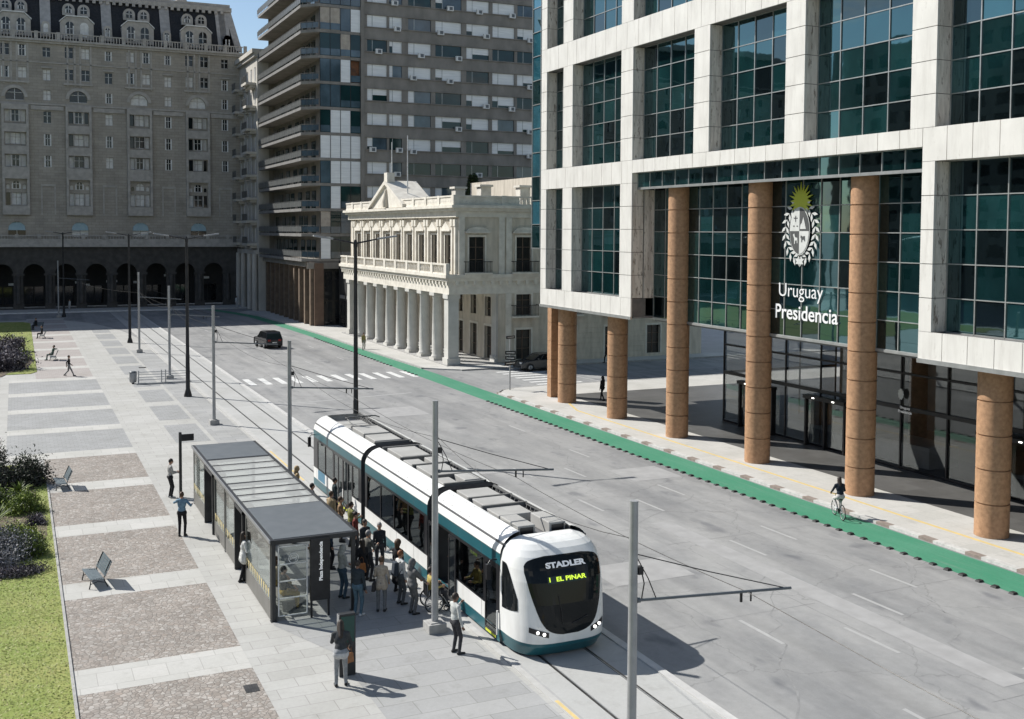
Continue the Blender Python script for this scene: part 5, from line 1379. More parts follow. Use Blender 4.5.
# ------------------------------------------------------------------ the balcony tower
m_tc = M('tower_concrete', (.27,.25,.222), (.19,.176,.156), .7, .85, stretch=(1,1,.5), bump=.1, bscale=30)
m_tedge = M('balcony_edge', (.20,.195,.185), (.15,.145,.138), 1.2, .8)
m_tblind = M('tower_blind', (.82,.83,.82), (.7,.71,.7), .9, .6, stretch=(.5,.5,6)); m_tg = glass_dark('tower_glass', (.012,.04,.04), .05, 1.5, .003); m_tgb = glass_dark('tower_glass_blue', (.09,.13,.16), .08, 1.6, .003)
m_trail = M('balcony_rail_panel', (.11,.115,.112), (.08,.083,.083), 1.5, .4); m_fin = M('brown_stone_fin', (.19,.14,.10), (.13,.095,.07), 2, .7)
m_warm = M('warm_room', (.30,.13,.06), (.15,.08,.05), 2, .7); m_bpanel = M('brown_panel', (.15,.095,.065), (.11,.07,.05), 1.5, .6)
TXF, TY0, TY1 = 33.9, 131.5, 158.8
tw = thing('apartment_tower', 'tall grey concrete tower with long white edged balconies', 'building', (TXF,TY0,0))
FR_ = FY(TY0); FL_ = FX(TXF)
NF = 19; Z0 = 8.3; H_ = 3.13
rt = random.Random(21)
rows = [(10.0+3.05*k, 11.45+3.05*k) for k in range(19)]
cols = [(40.4,43.0),(43.3,45.0),(45.8,48.9),(49.5,53.1),(53.8,57.0),(57.5,60.7),(61.1,64.5)]
ops = [(a,c,z0,z1) for z0,z1 in rows for a,c in cols]
b = MB(); b.wall(FR_, 40.0, 66, 0.1, 68, ops, .35); b.quad((66,TY0,0),(66,TY1,0),(66,TY1,68),(66,TY0,68)); b.quad((TXF,TY1,0),(66,TY1,0),(66,TY1,68),(TXF,TY1,68)); b.quad((TXF,TY0,67.9),(66,TY0,67.9),(66,TY1,67.9),(TXF,TY1,67.9))
b.build('wall', m_tc, tw)
b = MB()
for z0,z1 in rows: b.fbox(FR_,40.0,66,z0-.12,z0-.02,-.14,-.002); b.fbox(FR_,40.0,66,z1+.02,z1+.12,-.1,-.002)
b.fbox(FR_,39.55,40.0,8.3,68,-.2,.6); b.build('ledge', m_tc, tw)
nwin = 0; rest = MB()
for r_,(z0,z1) in enumerate(rows):
    for (a,c) in cols:
        seen = z0 < 41
        b = MB() if seen else rest
        q = rt.random(); m = (a+c)/2; cut = a+(c-a)*.27
        for u0,u1 in ((a,cut-.03),(cut+.03,c)):
            b.mi = 0 if q < .68 else (1 if q < .85 else 2)
            if q > .9 and u0 == a: b.mi = 0
            lowz = z0 if rt.random() < .75 else z0+(z1-z0)*rt.uniform(.2,.6)
            if b.mi == 0 and lowz > z0: b.fbox(FR_,u0,u1,lowz,z1,.16,.2); b.mi = 1; b.fbox(FR_,u0,u1,z0,lowz,.2,.24)
            else: b.fbox(FR_,u0,u1,z0,z1,.16,.2)
        b.mi = 3; b.fbox(FR_,cut-.03,cut+.03,z0,z1,.12,.2)
        if not seen: continue
        w = b.build('window', [m_tblind,m_tg,m_tgb,m_mull], tw); nwin += 1
        if rt.random() < .36:
            x = rt.choice([a+.2,c-.9,m-.3]); zz = z0-rt.uniform(.15,.5)
            b = MB(); b.fbox(FR_,x,x+.85,zz,zz+.6,-.45,-.12); b.mi = 1; b.fbox(FR_,x+.28,x+.7,zz+.1,zz+.5,-.47,-.452); b.build('air_conditioner', [m_hframe,m_darkg], w)
o = rest.build('window', [m_tblind,m_tg,m_tgb,m_mull], tw); o['kind'] = 'stuff'
XB = 32.45
for k in range(NF):
    z = Z0+H_*k
    b = MB()
    b.mi = 0; b.add([(XB,133.2,z-.22),(XB+.05,TY1,z-.22),(40.0,TY1,z-.22),(40.0,TY0+.1,z-.22),(34.2,TY0-.1,z-.22),(XB,133.2,z+.12),(XB+.05,TY1,z+.12),(40,TY1,z+.12),(40,TY0+.1,z+.12),(34.2,TY0-.1,z+.12)], [(0,1,2,3,4),(5,6,7,8,9),(0,5,6,1),(0,4,9,5),(4,3,8,9)])
    b.mi = 1; b.box(XB-.04,XB-.005,133.2,TY1,z-.24,z+.12)
    s = b.build('floor_slab', [m_tc,m_tedge], tw)
    b = MB(); b.mi = 0
    b.box(XB-.02,XB+.02,133.3,TY1,z+1.05,z+1.1)
    y = 133.4
    while y < TY1: b.box(XB-.015,XB+.015,y,y+.9,z+.36,z+1.0); b.box(XB-.02,XB+.02,y+.93,y+.97,z+.12,z+1.05); y += 1.0
    for t in (0,.33,.66,1): b.tube([(XB+(34.2-XB)*t,133.2-1.75*t,z+.12),(XB+(34.2-XB)*t,133.2-1.75*t,z+1.1)],.02,5)
    b.tube([(XB,133.2,z+1.08),(34.2,TY0-.05,z+1.08)],.03,5); b.mi = 1; b.quad((XB+.03,133.2,z+.35),(34.2,TY0-.03,z+.35),(34.2,TY0-.03,z+1.0),(XB+.03,133.2,z+1.0))
    b.build('railing', [m_trail,m_tgb], s)
    # recessed front wall and corner sunroom
    b = MB(); b.mi = 0; b.box(34.6,34.8,TY0+.5,TY1,z+.12,z+H_-.22)
    b.mi = 1
    y = 134.5
    while y < TY1-3: b.box(34.52,34.59,y,y+1.9,z+.15,z+2.4); y += rt.choice((2.6,3.1,4.2))
    b.build('recessed_wall', [m_tc,m_tg], s)
    sty = {0:(0,0,0,0),1:(1,1,1,1),2:(2,2,2,2),3:(1,3,3,1)}
    kinds = [rt.choice([0,0,1,2,3,2,1]) for _ in range(4)]
    if k == 4: kinds = [0,0,0,0]
    if k == 7: kinds = [2,2,0,4]
    if k == 8: kinds = [1,1,3,1]
    if k == 6: kinds = [2,2,1,1]
    if k == 9: kinds = [3,3,2,0]
    b = MB()
    for i in range(4):
        u0 = 34.4+i*1.29; b.mi = kinds[i]; b.fbox(FR_,u0,u0+1.25,z+.13,z+H_-.25,.02 if kinds[i] != 4 else .7,.06 if kinds[i] != 4 else .8)
    b.mi = 5
    for i in range(5): b.fbox(FR_,34.36+i*1.29,34.42+i*1.29,z+.13,z+H_-.25,-.02,.05)
    b.mi = 2
    for i in range(4):
        if kinds[i] != 0: b.fbox(FR_,34.43+i*1.29,35.63+i*1.29,z+.2,z+1.0,-.06,-.03)
    b.build('sunroom_window', [m_tblind,m_tg,m_tgb,M('cream_curtain',(.45,.4,.33),(.35,.3,.25),2,.8) if k == 0 else bpy.data.materials['cream_curtain'],m_warm,m_blackm], s)
b = MB(); b.box(34.8,65.8,TY0+.75,TY1-.1,0,67.8); b.build('core', m_dark, tw)
for i in range(10):
    b = MB(); y = 132.2+i*2.85; b.box(33.2,33.75,y-.3,y+.3,.11,8.05); b.build('column', m_fin, tw)
b = MB(); b.box(34.4,34.6,TY0,TY1,.11,8.0); b.box(34.6,40,TY0+.3,TY0+.5,.11,8.0); b.build('shop_front', m_palw, tw)
b = MB(); b.box(33.55,34.7,TY0-.25,TY0-.05,.11,7.9); b.build('brown_panel', m_bpanel, tw)
b = MB(); b.box(XB+.2,40,TY0-.12,TY0-.02,7.2,8.0); b.box(32.9,33.0,133.2,TY1,7.4,8.06); b.build('fascia', m_tc, tw)
b = MB()
for i in range(4): b.fbox(FR_,35.0+i*1.3,35.9+i*1.3,.3,3.0,.22,.28); b.fbox(FR_,35.0+i*1.3,35.9+i*1.3,3.3,6.8,.22,.28)
b.build('shop_window', m_hglass, tw)
# small dark block of shops between tower and palace
gb = thing('low_shops', 'low dark shop block between the tower and the cream palace', 'building', (35.4,126,0))
b = MB(); b.box(36.6,60,121.9,131.1,.11,8.2); w = b.build('wall', m_dark, gb)
for i in range(3):
    b = MB(); b.box(36.5,36.6,122.4+i*2.9,124.7+i*2.9,.3,3.3); b.build('window', m_hglass, gb)
    b = MB(); b.box(36.45,36.6,122.5+i*2.9,124.4+i*2.9,3.6,4.0); b.build('shop_sign', m_soff, gb)

# ------------------------------------------------------------------ narrow ornate apartment house beside the hotel
m_nar = M('pale_facade', (.50,.47,.42), (.38,.36,.32), .8, .8, stretch=(1,1,.4))
nb = thing('ornate_house', 'narrow pale apartment house with stacked curved balconies beside the hotel', 'building', (32.3,165.5,0))
NFx = FX(32.35); no = []
for k in range(8):
    z = 10.2+3.35*k
    for c in (160.8,163.6,166.4,169.2,171.6): no.append((c-.55,c+.55,z,z+2.1))
no2 = [(160.2,162.4,.2,6.6,True),(164,167.4,.2,7.4,True),(169,171.2,.2,6.6,True)]
b = MB(); b.wall(NFx,159.2,172.8,.11,37.6,no+no2,.4); b.quad((32.35,159.2,0),(52,159.2,0),(52,159.2,37.6),(32.35,159.2,37.6)); b.box(33,52,159.4,172.5,9,37.4); b.build('wall', m_nar, nb)
for o in no+no2:
    b = MB(); b.fbox(NFx,o[0],o[1],o[2],o[3],.3,.34); b.mi = 1
    if o[3]-o[2] < 3: b.fbox(NFx,o[0],o[0]+.3,o[2],o[3],.05,.1); b.fbox(NFx,o[1]-.3,o[1],o[2],o[3],.05,.1)
    b.build('window', [m_hglass,m_hblind], nb)
for k in range(8):
    z = 10.0+3.35*k
    for c,w,d in ((161.8,3.6,1.5),(166.4,2.0,.8),(170.4,2.8,1.4)):
        b = MB(); F = NFx
        b.fbox(F,c-w/2,c+w/2,z-.35,z,-d,0); b.fbox(F,c-w/2+.3,c+w/2-.3,z-.7,z-.35,-d*.6,0); b.mi = 1
        b.fbox(F,c-w/2,c+w/2,z+.9,z+.98,-d,-d+.06); u = c-w/2
        while u < c+w/2: b.fbox(F,u,u+.06,z,z+.9,-d+.01,-d+.05); u += .22
        b.build('balcony', [m_nar,m_trail], nb)
b = MB(); b.box(31.6,52,159.0,172.8,37.6,38.2); b.box(31.9,52,159.1,172.8,37.1,37.6); b.build('cornice', m_nar, nb)
b = MB(); b.fbox(NFx,159.2,172.8,8.4,9.0,-.5,0); b.build('string_course', m_nar, nb)
for y in (159.6,163.2,168.2,172.2):
    b = MB(); b.cyl((31.9,y,.11),(31.9,y,8.4),.42,.38,14); b.build('column', m_nar, nb)

# ------------------------------------------------------------------ opposite side of the square, seen mirrored in the glass front
ob_ = thing('opposite_block', 'plain grey office block across the square, mirrored in the glass front', 'building', (-84,90,0))
b = MB(); F = lambda u,z,d: (-84-d, u, z)
ops = [(20+i*5.2,23.4+i*5.2,4+j*3.6,6.2+j*3.6) for i in range(29) for j in range(12)]
b.wall(F, 15, 174, 0, 49, ops, .4); b.quad((-84,15,49),(-84,174,49),(-110,174,49),(-110,15,49)); b.quad((-84,15,0),(-110,15,0),(-110,15,49),(-84,15,49)); b.build('wall', m_tc, ob_)
b = MB()
for o in ops: b.fbox(F,o[0],o[1],o[2],o[3],.3,.34)
b.build('glazing', m_hglass, ob_)
# ------------------------------------------------------------------ people: one continuous skin polygonised from a distance field
def surfnet(val, org, h):
    s = val < 0; nx,ny,nz = val.shape
    c = np.zeros((nx-1,ny-1,nz-1), np.int8)
    for i in (0,1):
        for j in (0,1):
            for k in (0,1): c += s[i:nx-1+i, j:ny-1+j, k:nz-1+k]
    act = (c > 0) & (c < 8); idx = -np.ones(act.shape, int); ii = np.argwhere(act); idx[act] = np.arange(len(ii))
    acc = np.zeros((len(ii),3)); cnt = np.zeros(len(ii)); I,J,K = ii.T
    cor = [(i,j,k) for i in (0,1) for j in (0,1) for k in (0,1)]
    for a in cor:
        for ax in range(3):
            if a[ax]: continue
            b_ = list(a); b_[ax] = 1
            va = val[I+a[0],J+a[1],K+a[2]]; vb = val[I+b_[0],J+b_[1],K+b_[2]]
            cr = (va < 0) != (vb < 0); t = np.where(cr, va/(va-vb+1e-12), 0)
            p = np.tile(np.array(a,float),(len(ii),1)); p[:,ax] += t
            acc[cr] += p[cr]; cnt[cr] += 1
    v = (ii+acc/cnt[:,None])*h+org
    fs = []
    for ax in range(3):
        o = [(1,0,0),(0,1,0),(0,0,1)][ax]; u, w_ = [(1,2),(2,0),(0,1)][ax]
        A = s[:nx-o[0],:ny-o[1],:nz-o[2]]; B = s[o[0]:,o[1]:,o[2]:]
        e = np.argwhere(A != B); ok = (e[:,u] > 0) & (e[:,w_] > 0) & (e[:,u] < val.shape[u]-1) & (e[:,w_] < val.shape[w_]-1); e = e[ok]
        q = []
        for du,dw in ((1,1),(0,1),(0,0),(1,0)):
            t = e.copy(); t[:,u] -= du; t[:,w_] -= dw; q.append(idx[t[:,0],t[:,1],t[:,2]])
        q = np.stack(q,1); fl = ~A[e[:,0],e[:,1],e[:,2]]; q[fl] = q[fl][:,::-1]
        fs.append(q[(q >= 0).all(1)])
    return v, np.concatenate(fs)
def dist(pr, P):
    if pr[0] == 'c':
        a, b_, ra, rb = np.array(pr[1]), np.array(pr[2]), pr[3], pr[4]
        ab = b_-a; t = np.clip(((P-a)@ab)/(ab@ab+1e-9),0,1)
        return np.linalg.norm(P-a-t[...,None]*ab,axis=-1)-(ra+(rb-ra)*t)
    c, r, rot = np.array(pr[1]), np.array(pr[2]), pr[3]
    Q = (P-c)
    if rot is not None: Q = Q@rot
    k0 = np.linalg.norm(Q/r,axis=-1); k1 = np.linalg.norm(Q/(r*r),axis=-1)
    return k0*(k0-1)/(k1+1e-9)
def prim_bounds(pr):
    if pr[0] == 'c': a, b_ = np.array(pr[1]), np.array(pr[2]); m = max(pr[3],pr[4]); return np.minimum(a,b_)-m, np.maximum(a,b_)+m
    c = np.array(pr[1]); m = max(pr[2]); return c-m, c+m
def sdfmesh(name, prims, mats, h, parent, floor=None, cut=(), k=.018):
    lo_ = np.min([prim_bounds(p)[0] for p in prims],0)-3*h; hi_ = np.max([prim_bounds(p)[1] for p in prims],0)+3*h
    n = np.ceil((hi_-lo_)/h).astype(int)+1; val = np.full(n, .2)
    for p in prims:
        a, c = prim_bounds(p); m = .05+2*h
        i0 = np.maximum(((a-m-lo_)/h).astype(int),0); i1 = np.minimum(((c+m-lo_)/h).astype(int)+2,n)
        sl_ = tuple(slice(x,y) for x,y in zip(i0,i1))
        g = np.stack(np.meshgrid(*[lo_[d]+h*np.arange(i0[d],i1[d]) for d in range(3)],indexing='ij'),-1)
        d = dist(p,g); old = val[sl_]; kk = p[-1] if len(p) > 6 else k
        hh = np.clip(.5+.5*(old-d)/kk,0,1); val[sl_] = old*(1-hh)+d*hh-kk*hh*(1-hh)
    g = None
    for p in cut:
        if g is None: g = np.stack(np.meshgrid(*[lo_[d]+h*np.arange(n[d]) for d in range(3)],indexing='ij'),-1)
        val = np.maximum(val,-dist(p,g))
    if floor is not None: val = np.maximum(val, (floor-(lo_[2]+h*np.arange(n[2])))[None,None,:])
    v, f = surfnet(val, lo_, h)
    me = bpy.data.meshes.new(name); me.from_pydata(v.tolist(),[],f.tolist())
    fc = v[f].mean(1); best = np.full(len(f),9.); mi = np.zeros(len(f),int)
    for p in prims:
        d = dist(p,fc); c = d < best; best[c] = d[c]; mi[c] = p[5]
    for m in mats: me.materials.append(m)
    me.polygons.foreach_set('material_index',mi.tolist()); me.polygons.foreach_set('use_smooth',[True]*len(f)); me.update()
    o = bpy.data.objects.new(name,me); COL.objects.link(o)
    if parent: o.parent = parent
    return o
def ik(a, t, l1, l2, hint):
    a = Vector(a); t = Vector(t); d = t-a; L = min(d.length, (l1+l2)*.999); d.normalize(); t = a+d*L
    x = (l1*l1-l2*l2+L*L)/(2*L); y = math.sqrt(max(l1*l1-x*x,0)); hnt = Vector(hint); hnt = (hnt-d*hnt.dot(d))
    hnt = hnt.normalized() if hnt.length > 1e-4 else Vector((0,1,0))
    return a+d*x+hnt*y, t
CM = {}
def cloth(c, rough=.85):
    key = tuple(round(x,3) for x in c)
    if key not in CM: CM[key] = M('cloth', c, tuple(x*.72 for x in c), 14, rough, spec=.2)
    return CM[key]
skinA = M('skin_light',(.42,.25,.17),(.38,.22,.15),8,.55); skinB = M('skin_brown',(.20,.11,.07),(.17,.09,.06),8,.55); m_eye = M('eye_dark',(.03,.02,.018),(.03,.02,.018),8,.3)
hairD = M('hair_dark',(.02,.014,.011),(.035,.024,.018),40,.6); hairB = M('hair_brown',(.09,.05,.028),(.06,.035,.02),40,.6); hairR = M('hair_red',(.22,.09,.035),(.16,.065,.03),40,.6); hairG = M('hair_grey',(.25,.24,.23),(.18,.17,.17),40,.6)
HID = {}
def person(label, x, y, rz, top=(.1,.1,.1), legs=(.05,.05,.06), shoes=(.03,.03,.03), skin=None, hair=hairD, style='short', hl=None, hr=None, fl=None, fr=None,
           lean=0, hz=.93, hy=0, headp=0, yaw=0, coat=0, bulk=1.0, h=.016, z=.026, s=1.0, hem=None, group=None, apron=None):
    skin = skin or skinA
    t = thing('person', label, 'person', (x,y,z), group); t.rotation_euler.z = R(rz); OFF[t.name] = (0,0,0)
    t.scale = (s,s,s)
    u = Vector((0,math.sin(R(lean)),math.cos(R(lean)))); fwd = Vector((0,math.cos(R(lean)),-math.sin(R(lean))))
    H = Vector((0,hy,hz)); rl = np.array(((1,0,0),(0,math.cos(R(lean)),math.sin(R(lean))),(0,-math.sin(R(lean)),math.cos(R(lean)))))
    V = lambda p: tuple(p)
    pr = []
    pr.append(('c',V(H+Vector((-.075,0,0))),V(H+Vector((.075,0,0))),.118*bulk,.118*bulk,2))
    pr.append(('e',V(H+u*.13),(.150*bulk,.108*bulk,.17),rl,0,1)); pr.append(('e',V(H+u*.36),(.172*bulk,.115*bulk,.21),rl,0,1))
    S_ = [H+u*.465+Vector((sx*.168*bulk,0,0)) for sx in (-1,1)]
    for q in (0,1): pr.append(('c',V(H+u*.52+Vector((0,-.01,0))),V(S_[q]),.062,.064*bulk,1))
    N = H+u*.55; hp = R(lean*.6+headp); hu = Vector((0,math.sin(hp),math.cos(hp))); Hd = N+hu*.155+Vector((0,.015,0))
    pr.append(('c',V(N-u*.05),V(N+hu*.07),.056,.052,0))
    pr.append(('e',V(Hd),(.074,.094,.112),None,0,0))
    yv = Vector((-math.sin(R(yaw)),math.cos(R(yaw)),-math.sin(hp)*.6)).normalized(); sv = Vector((math.cos(R(yaw)),math.sin(R(yaw)),0))
    pr.append(('e',V(Hd+yv*.035-hu*.07),(.05,.05,.05),None,0,0)); pr.append(('c',V(Hd+yv*.088+hu*.0),V(Hd+yv*.108-hu*.022),.010,.015,0))
    for q in (-1,1):
        pr.append(('e',V(Hd+sv*q*.076-hu*.01),(.014,.024,.032),None,0,0))
        pr.append(('e',V(Hd+yv*.086+sv*q*.03+hu*.008),(.013,.010,.008),None,0,4))
    pr.append(('e',V(Hd+yv*.088-hu*.048),(.024,.010,.007),None,0,4))
    hands = [hl or (-.215,.07,hz-.12), hr or (.215,.07,hz-.12)]
    for q,(sh_,hd) in enumerate(zip(S_,hands)):
        sg = -1 if q == 0 else 1
        e, w_ = ik(sh_, hd, .285, .255, (sg*.5,-.8,-.3))
        pr.append(('c',V(sh_),V(e),.055*bulk,.044*bulk,1)); pr.append(('c',V(e),V(w_),.043*bulk,.032,1))
        d = (w_-e).normalized(); pr.append(('e',V(w_+d*.05),(.030,.030,.045),None,0,0))
        side = d.cross(Vector((sg,0,0))); side = side.normalized() if side.length > .1 else Vector((0,1,0))
        nrm = d.cross(side).normalized()*(-sg)
        for fi in range(4):
            b0 = w_+d*.08+side*((fi-1.5)*.021); L_ = (.062,.075,.07,.055)[fi]; m1 = b0+(d*.8+nrm*.35)*L_*.55; pr.append(('c',V(b0),V(m1),.0105,.0095,0)); pr.append(('c',V(m1),V(m1+(d*.4+nrm*.8)*L_*.45),.0095,.008,0))
        th = w_+d*.03+side*.03; pr.append(('c',V(th),V(th+(d*.6+side*.5+nrm*.4)*.06),.012,.009,0))
    feet = [fl or (-.10,0,.07), fr or (.10,.02,.07)]
    for q,ft in enumerate(feet):
        sg = -1 if q == 0 else 1
        hipj = H+Vector((sg*.09,0,-.02)); kn, an = ik(hipj, ft, .43, .43, (sg*.12,1,0))
        pr.append(('c',V(hipj),V(kn),.086*bulk,.060,2)); pr.append(('c',V(kn),V(an),.060,.046,2))
        td = Vector((sg*.22,1,0)).normalized(); dz = -min(.045, an.z-.03) if an.z < .2 else -.05
        pr.append(('c',V(an+Vector((0,-.035,dz+.01))),V(an+td*.155+Vector((0,0,dz-.005))),.044,.034,3))
    if coat:
        for q in (-1,1): pr.append(('c',V(H+Vector((q*.06,0,.05))),V(H+Vector((q*.085,-.01 if coat < .5 else .0,-coat))),.125*bulk,.135*bulk,1))
        pr.append(('e',V(H+Vector((0,0,-coat*.5))),(.2*bulk,.15*bulk,coat*.6),None,0,1))
    if hem: pr.append(('c',V(H+Vector((-.08,0,-.03))),V(H+Vector((.08,0,-.03))),.124*bulk,.124*bulk,5))
    mats = [skin,cloth(top),cloth(legs),cloth(shoes,.5),m_eye,cloth(hem or (.6,.6,.6))]
    key = (round(h,3),lean,hz,hy,headp,yaw,coat,bulk,tuple(hands),tuple(feet),bool(hem))
    o = sdfmesh('body', pr, mats, h, t, floor=.0)
    hc = Hd+hu*.022-yv*.016
    hp_ = [('e',V(hc),(.086,.103,.108),None,0,0)]; cut = [('e',V(Hd+yv*.095-hu*.035),(.075,.07,.085),None,0,0)]
    if style == 'long':
        hp_ += [('c',V(Hd-yv*.05-hu*.02),V(Hd-yv*.085-hu*.30),.075,.06,0),('c',V(Hd-yv*.02+sv*.06-hu*.04),V(Hd-yv*.04+sv*.07-hu*.22),.035,.03,0),('c',V(Hd-yv*.02-sv*.06-hu*.04),V(Hd-yv*.04-sv*.07-hu*.22),.035,.03,0)]
    if style == 'bun': hp_ += [('e',V(Hd-yv*.10+hu*.07),(.045,.045,.045),None,0,0)]
    if style == 'curly': hp_ = [('e',V(hc+hu*.015),(.11,.12,.12),None,0,0),('c',V(Hd-yv*.04),V(Hd-yv*.05-hu*.12),.1,.08,0)]
    if style == 'cap': hp_ += [('e',V(Hd+yv*.10+hu*.045),(.06,.07,.012),None,0,0)]
    if style == 'hood': hp_ = [('e',V(Hd-yv*.02+hu*.005),(.105,.12,.135),None,0,0),('c',V(Hd-yv*.05-hu*.1),V(N-yv*.05),.1,.1,0)]
    sdfmesh({'cap':'cap','hood':'hood'}.get(style,'hair'), hp_, [cloth(top) if style == 'hood' else hair], max(.012,h*.8), t, cut=cut)
    return t
def bag(label, x, y, z, w, d, h_, c, rz=0, strap=None, name='handbag'):
    t = thing(name, label, 'bag', (x,y,z)); t.rotation_euler.z = R(rz); OFF[t.name] = (0,0,0)
    b = MB(); b.hexa([(-w/2,-d/2,0),(w/2,-d/2,0),(w/2,d/2,0),(-w/2,d/2,0),(-w*.42,-d*.3,h_),(w*.42,-d*.3,h_),(w*.42,d*.3,h_),(-w*.42,d*.3,h_)]); b.build('pouch', cloth(c,.5), t, bevel=.02)
    b = MB(); b.tube([(-w*.3,0,h_),(-w*.2,0,h_+.16),(0,0,h_+.22),(w*.2,0,h_+.16),(w*.3,0,h_)],.009,5); b.build('strap', cloth((c[0]*.6,c[1]*.6,c[2]*.6),.5), t)
    return t

G1 = 'people waiting at the tram platform'
blk=(.022,.022,.025); dkg=(.05,.05,.055); den=(.06,.10,.14); whi=(.62,.62,.60)
# on the pale walkway
person('person in pale grey jacket and black trousers looking at a phone behind the shelter',6.12,49.7,-80,top=(.42,.41,.39),legs=blk,hl=(-.1,.32,1.12),hr=(.08,.32,1.12),headp=14,shoes=(.4,.4,.4))
person('person in light blue sweater and black trousers with raised hands beside the shelter',5.75,43.2,-20,top=(.17,.27,.36),legs=blk,hl=(-.12,.20,1.42),hr=(.34,.12,1.22),hair=hairB)
person('person in long white shirt stepping into the shelter doorway',6.88,36.6,-85,top=whi,legs=blk,coat=.14,style='long',hr=(.16,.26,1.15),fl=(-.1,-.1,.07),fr=(.1,.15,.07))
person('stooping woman in dark jacket and grey leggings using the ticket totem',7.60,27.15,-14,top=(.055,.058,.06),legs=(.27,.28,.29),lean=22,hy=-.10,hl=(-.12,.44,1.12),hr=(.24,.24,.93),headp=20,style='long',bulk=1.06,hem=(.5,.5,.5),fl=(-.12,-.02,.07),fr=(.13,.03,.07))
bag('tan leather handbag held by the stooping woman',7.88,27.30,.56,.24,.12,.26,(.32,.15,.07),20)
person('person in pale grey sweater with arms half raised in front of the tram door',11.15,27.95,-80,top=(.50,.51,.49),legs=dkg,hl=(-.08,.25,1.42),hr=(.30,.05,.88),skin=skinB,fl=(-.12,.02,.07),fr=(.12,.06,.07),bulk=1.05)
# waiting group
person('person in orange jacket with folded arms just inside the shelter',9.25,35.9,60,top=(.36,.19,.07),legs=dkg,hl=(.05,.24,1.15),hr=(-.06,.26,1.12),hair=hairB,group=G1)
person('person in pale grey hooded top and jeans in the shelter shade',9.5,33.75,-70,top=(.42,.43,.42),legs=den,hair=hairD,style='hood',hl=(-.08,.28,1.05),hr=(.1,.26,1.0),headp=12,group=G1)
person('person in charcoal sweater and blue jeans with white shoes nearest the ticket totem',9.5,32.0,-50,top=(.035,.045,.052),legs=(.085,.14,.18),shoes=(.6,.6,.6),hl=(-.06,.27,1.08),hr=(.28,.02,.85),skin=skinB,bulk=1.08,group=G1)
person('person in long black coat carrying an orange bag amid the waiting group',10.3,34.15,20,top=blk,legs=blk,coat=.32,style='long',hl=(-.2,.2,1.02),hr=(.26,.08,.84),group=G1)
bag('bright orange bag on the arm of the black coated person',10.2,33.9,.72,.32,.14,.32,(.42,.17,.06),20)
person('person in dark grey jacket standing close to the tram side',11.1,36.5,-160,top=(.05,.055,.06),legs=blk,bulk=.95,group=G1)
person('person in dark jacket with backpack straps and woolly hat by the tram side',11.45,35.9,170,top=(.04,.045,.05),legs=(.06,.06,.065),bulk=.97,hair=hairG,group=G1)
person('person in beige coat and grey trousers in the middle of the shaded platform',10.28,32.05,-25,top=(.40,.34,.27),legs=(.16,.165,.17),coat=.12,bulk=.93,hair=hairB,style='short',hl=(-.1,.26,1.1),hr=(.22,.16,.92),headp=12,group=G1)
bag('dark shoulder bag against the beige coat',10.02,31.98,.74,.26,.12,.28,(.03,.03,.032),60)
person('woman with long brown hair in a long dark dress at the tram door',11.35,33.6,-60,top=blk,legs=blk,coat=.55,hair=hairB,style='curly',group=G1)
person('red haired person in white shirt carrying a dark backpack by the tram door',11.05,32.45,-75,top=whi,legs=(.09,.095,.1),hair=hairR,hl=(-.22,.2,1.05),group=G1)
bk = thing('backpack','dark grey backpack on the red haired person in white','bag',(10.86,32.42,1.0))
b = MB(); b.hexa([(-.1,-.15,0),(.08,-.15,0),(.08,.15,0),(-.1,.15,0),(-.06,-.13,.44),(.08,-.13,.44),(.08,.13,.44),(-.06,.13,.44)]); OFF[bk.name]=(0,0,0); b.build('pouch', cloth((.05,.06,.075)), bk, bevel=.04)
b = MB(); b.tube([(.08,-.1,.4),(.2,-.1,.46),(.28,-.1,.3),(.1,-.1,.05)],.016,5); b.tube([(.08,.1,.4),(.2,.1,.46),(.28,.1,.3),(.1,.1,.05)],.016,5); b.build('strap', cloth((.03,.03,.035)), bk)
person('bulky person in mid grey sweater and grey trousers behind the wheelchair',11.1,31.45,-80,top=(.13,.13,.13),legs=(.12,.12,.12),hl=(-.2,.38,1.0),hr=(.2,.38,1.0),bulk=1.18,hair=hairD,style='hood',group=G1)
SITS = dict(hz=.56, hy=-.05, fl=(-.1,.46,.17), fr=(.1,.46,.17))
person('person in yellow top sitting in the wheelchair',11.80,31.55,-95,top=(.45,.36,.12),legs=dkg,hl=(-.22,.24,.8),hr=(.22,.24,.8),**SITS)
person('person in dark blue jacket at the open shelter side, next to the orange jacket',9.95,36.9,-100,top=(.03,.045,.075),legs=blk,bulk=.95,hair=hairB,hl=(-.1,.28,1.1),group=G1)
person('person in grey tweed jacket between the black coat and the tram side',10.8,35.1,-70,top=(.15,.145,.13),legs=(.05,.05,.055),bulk=.97,hair=hairG,hr=(.1,.3,1.2),group=G1)
person('short person in dark red top by the tram side',11.2,38.0,-120,top=(.16,.035,.03),legs=dkg,s=.94,hair=hairD,style='bun',group=G1)
person('person in khaki jacket in the shade of the shelter roof, beside the orange jacket',8.9,34.9,-40,top=(.21,.18,.11),legs=den,hair=hairD,style='cap',hl=(-.06,.3,1.12),hr=(.08,.3,1.1),headp=12,group=G1)
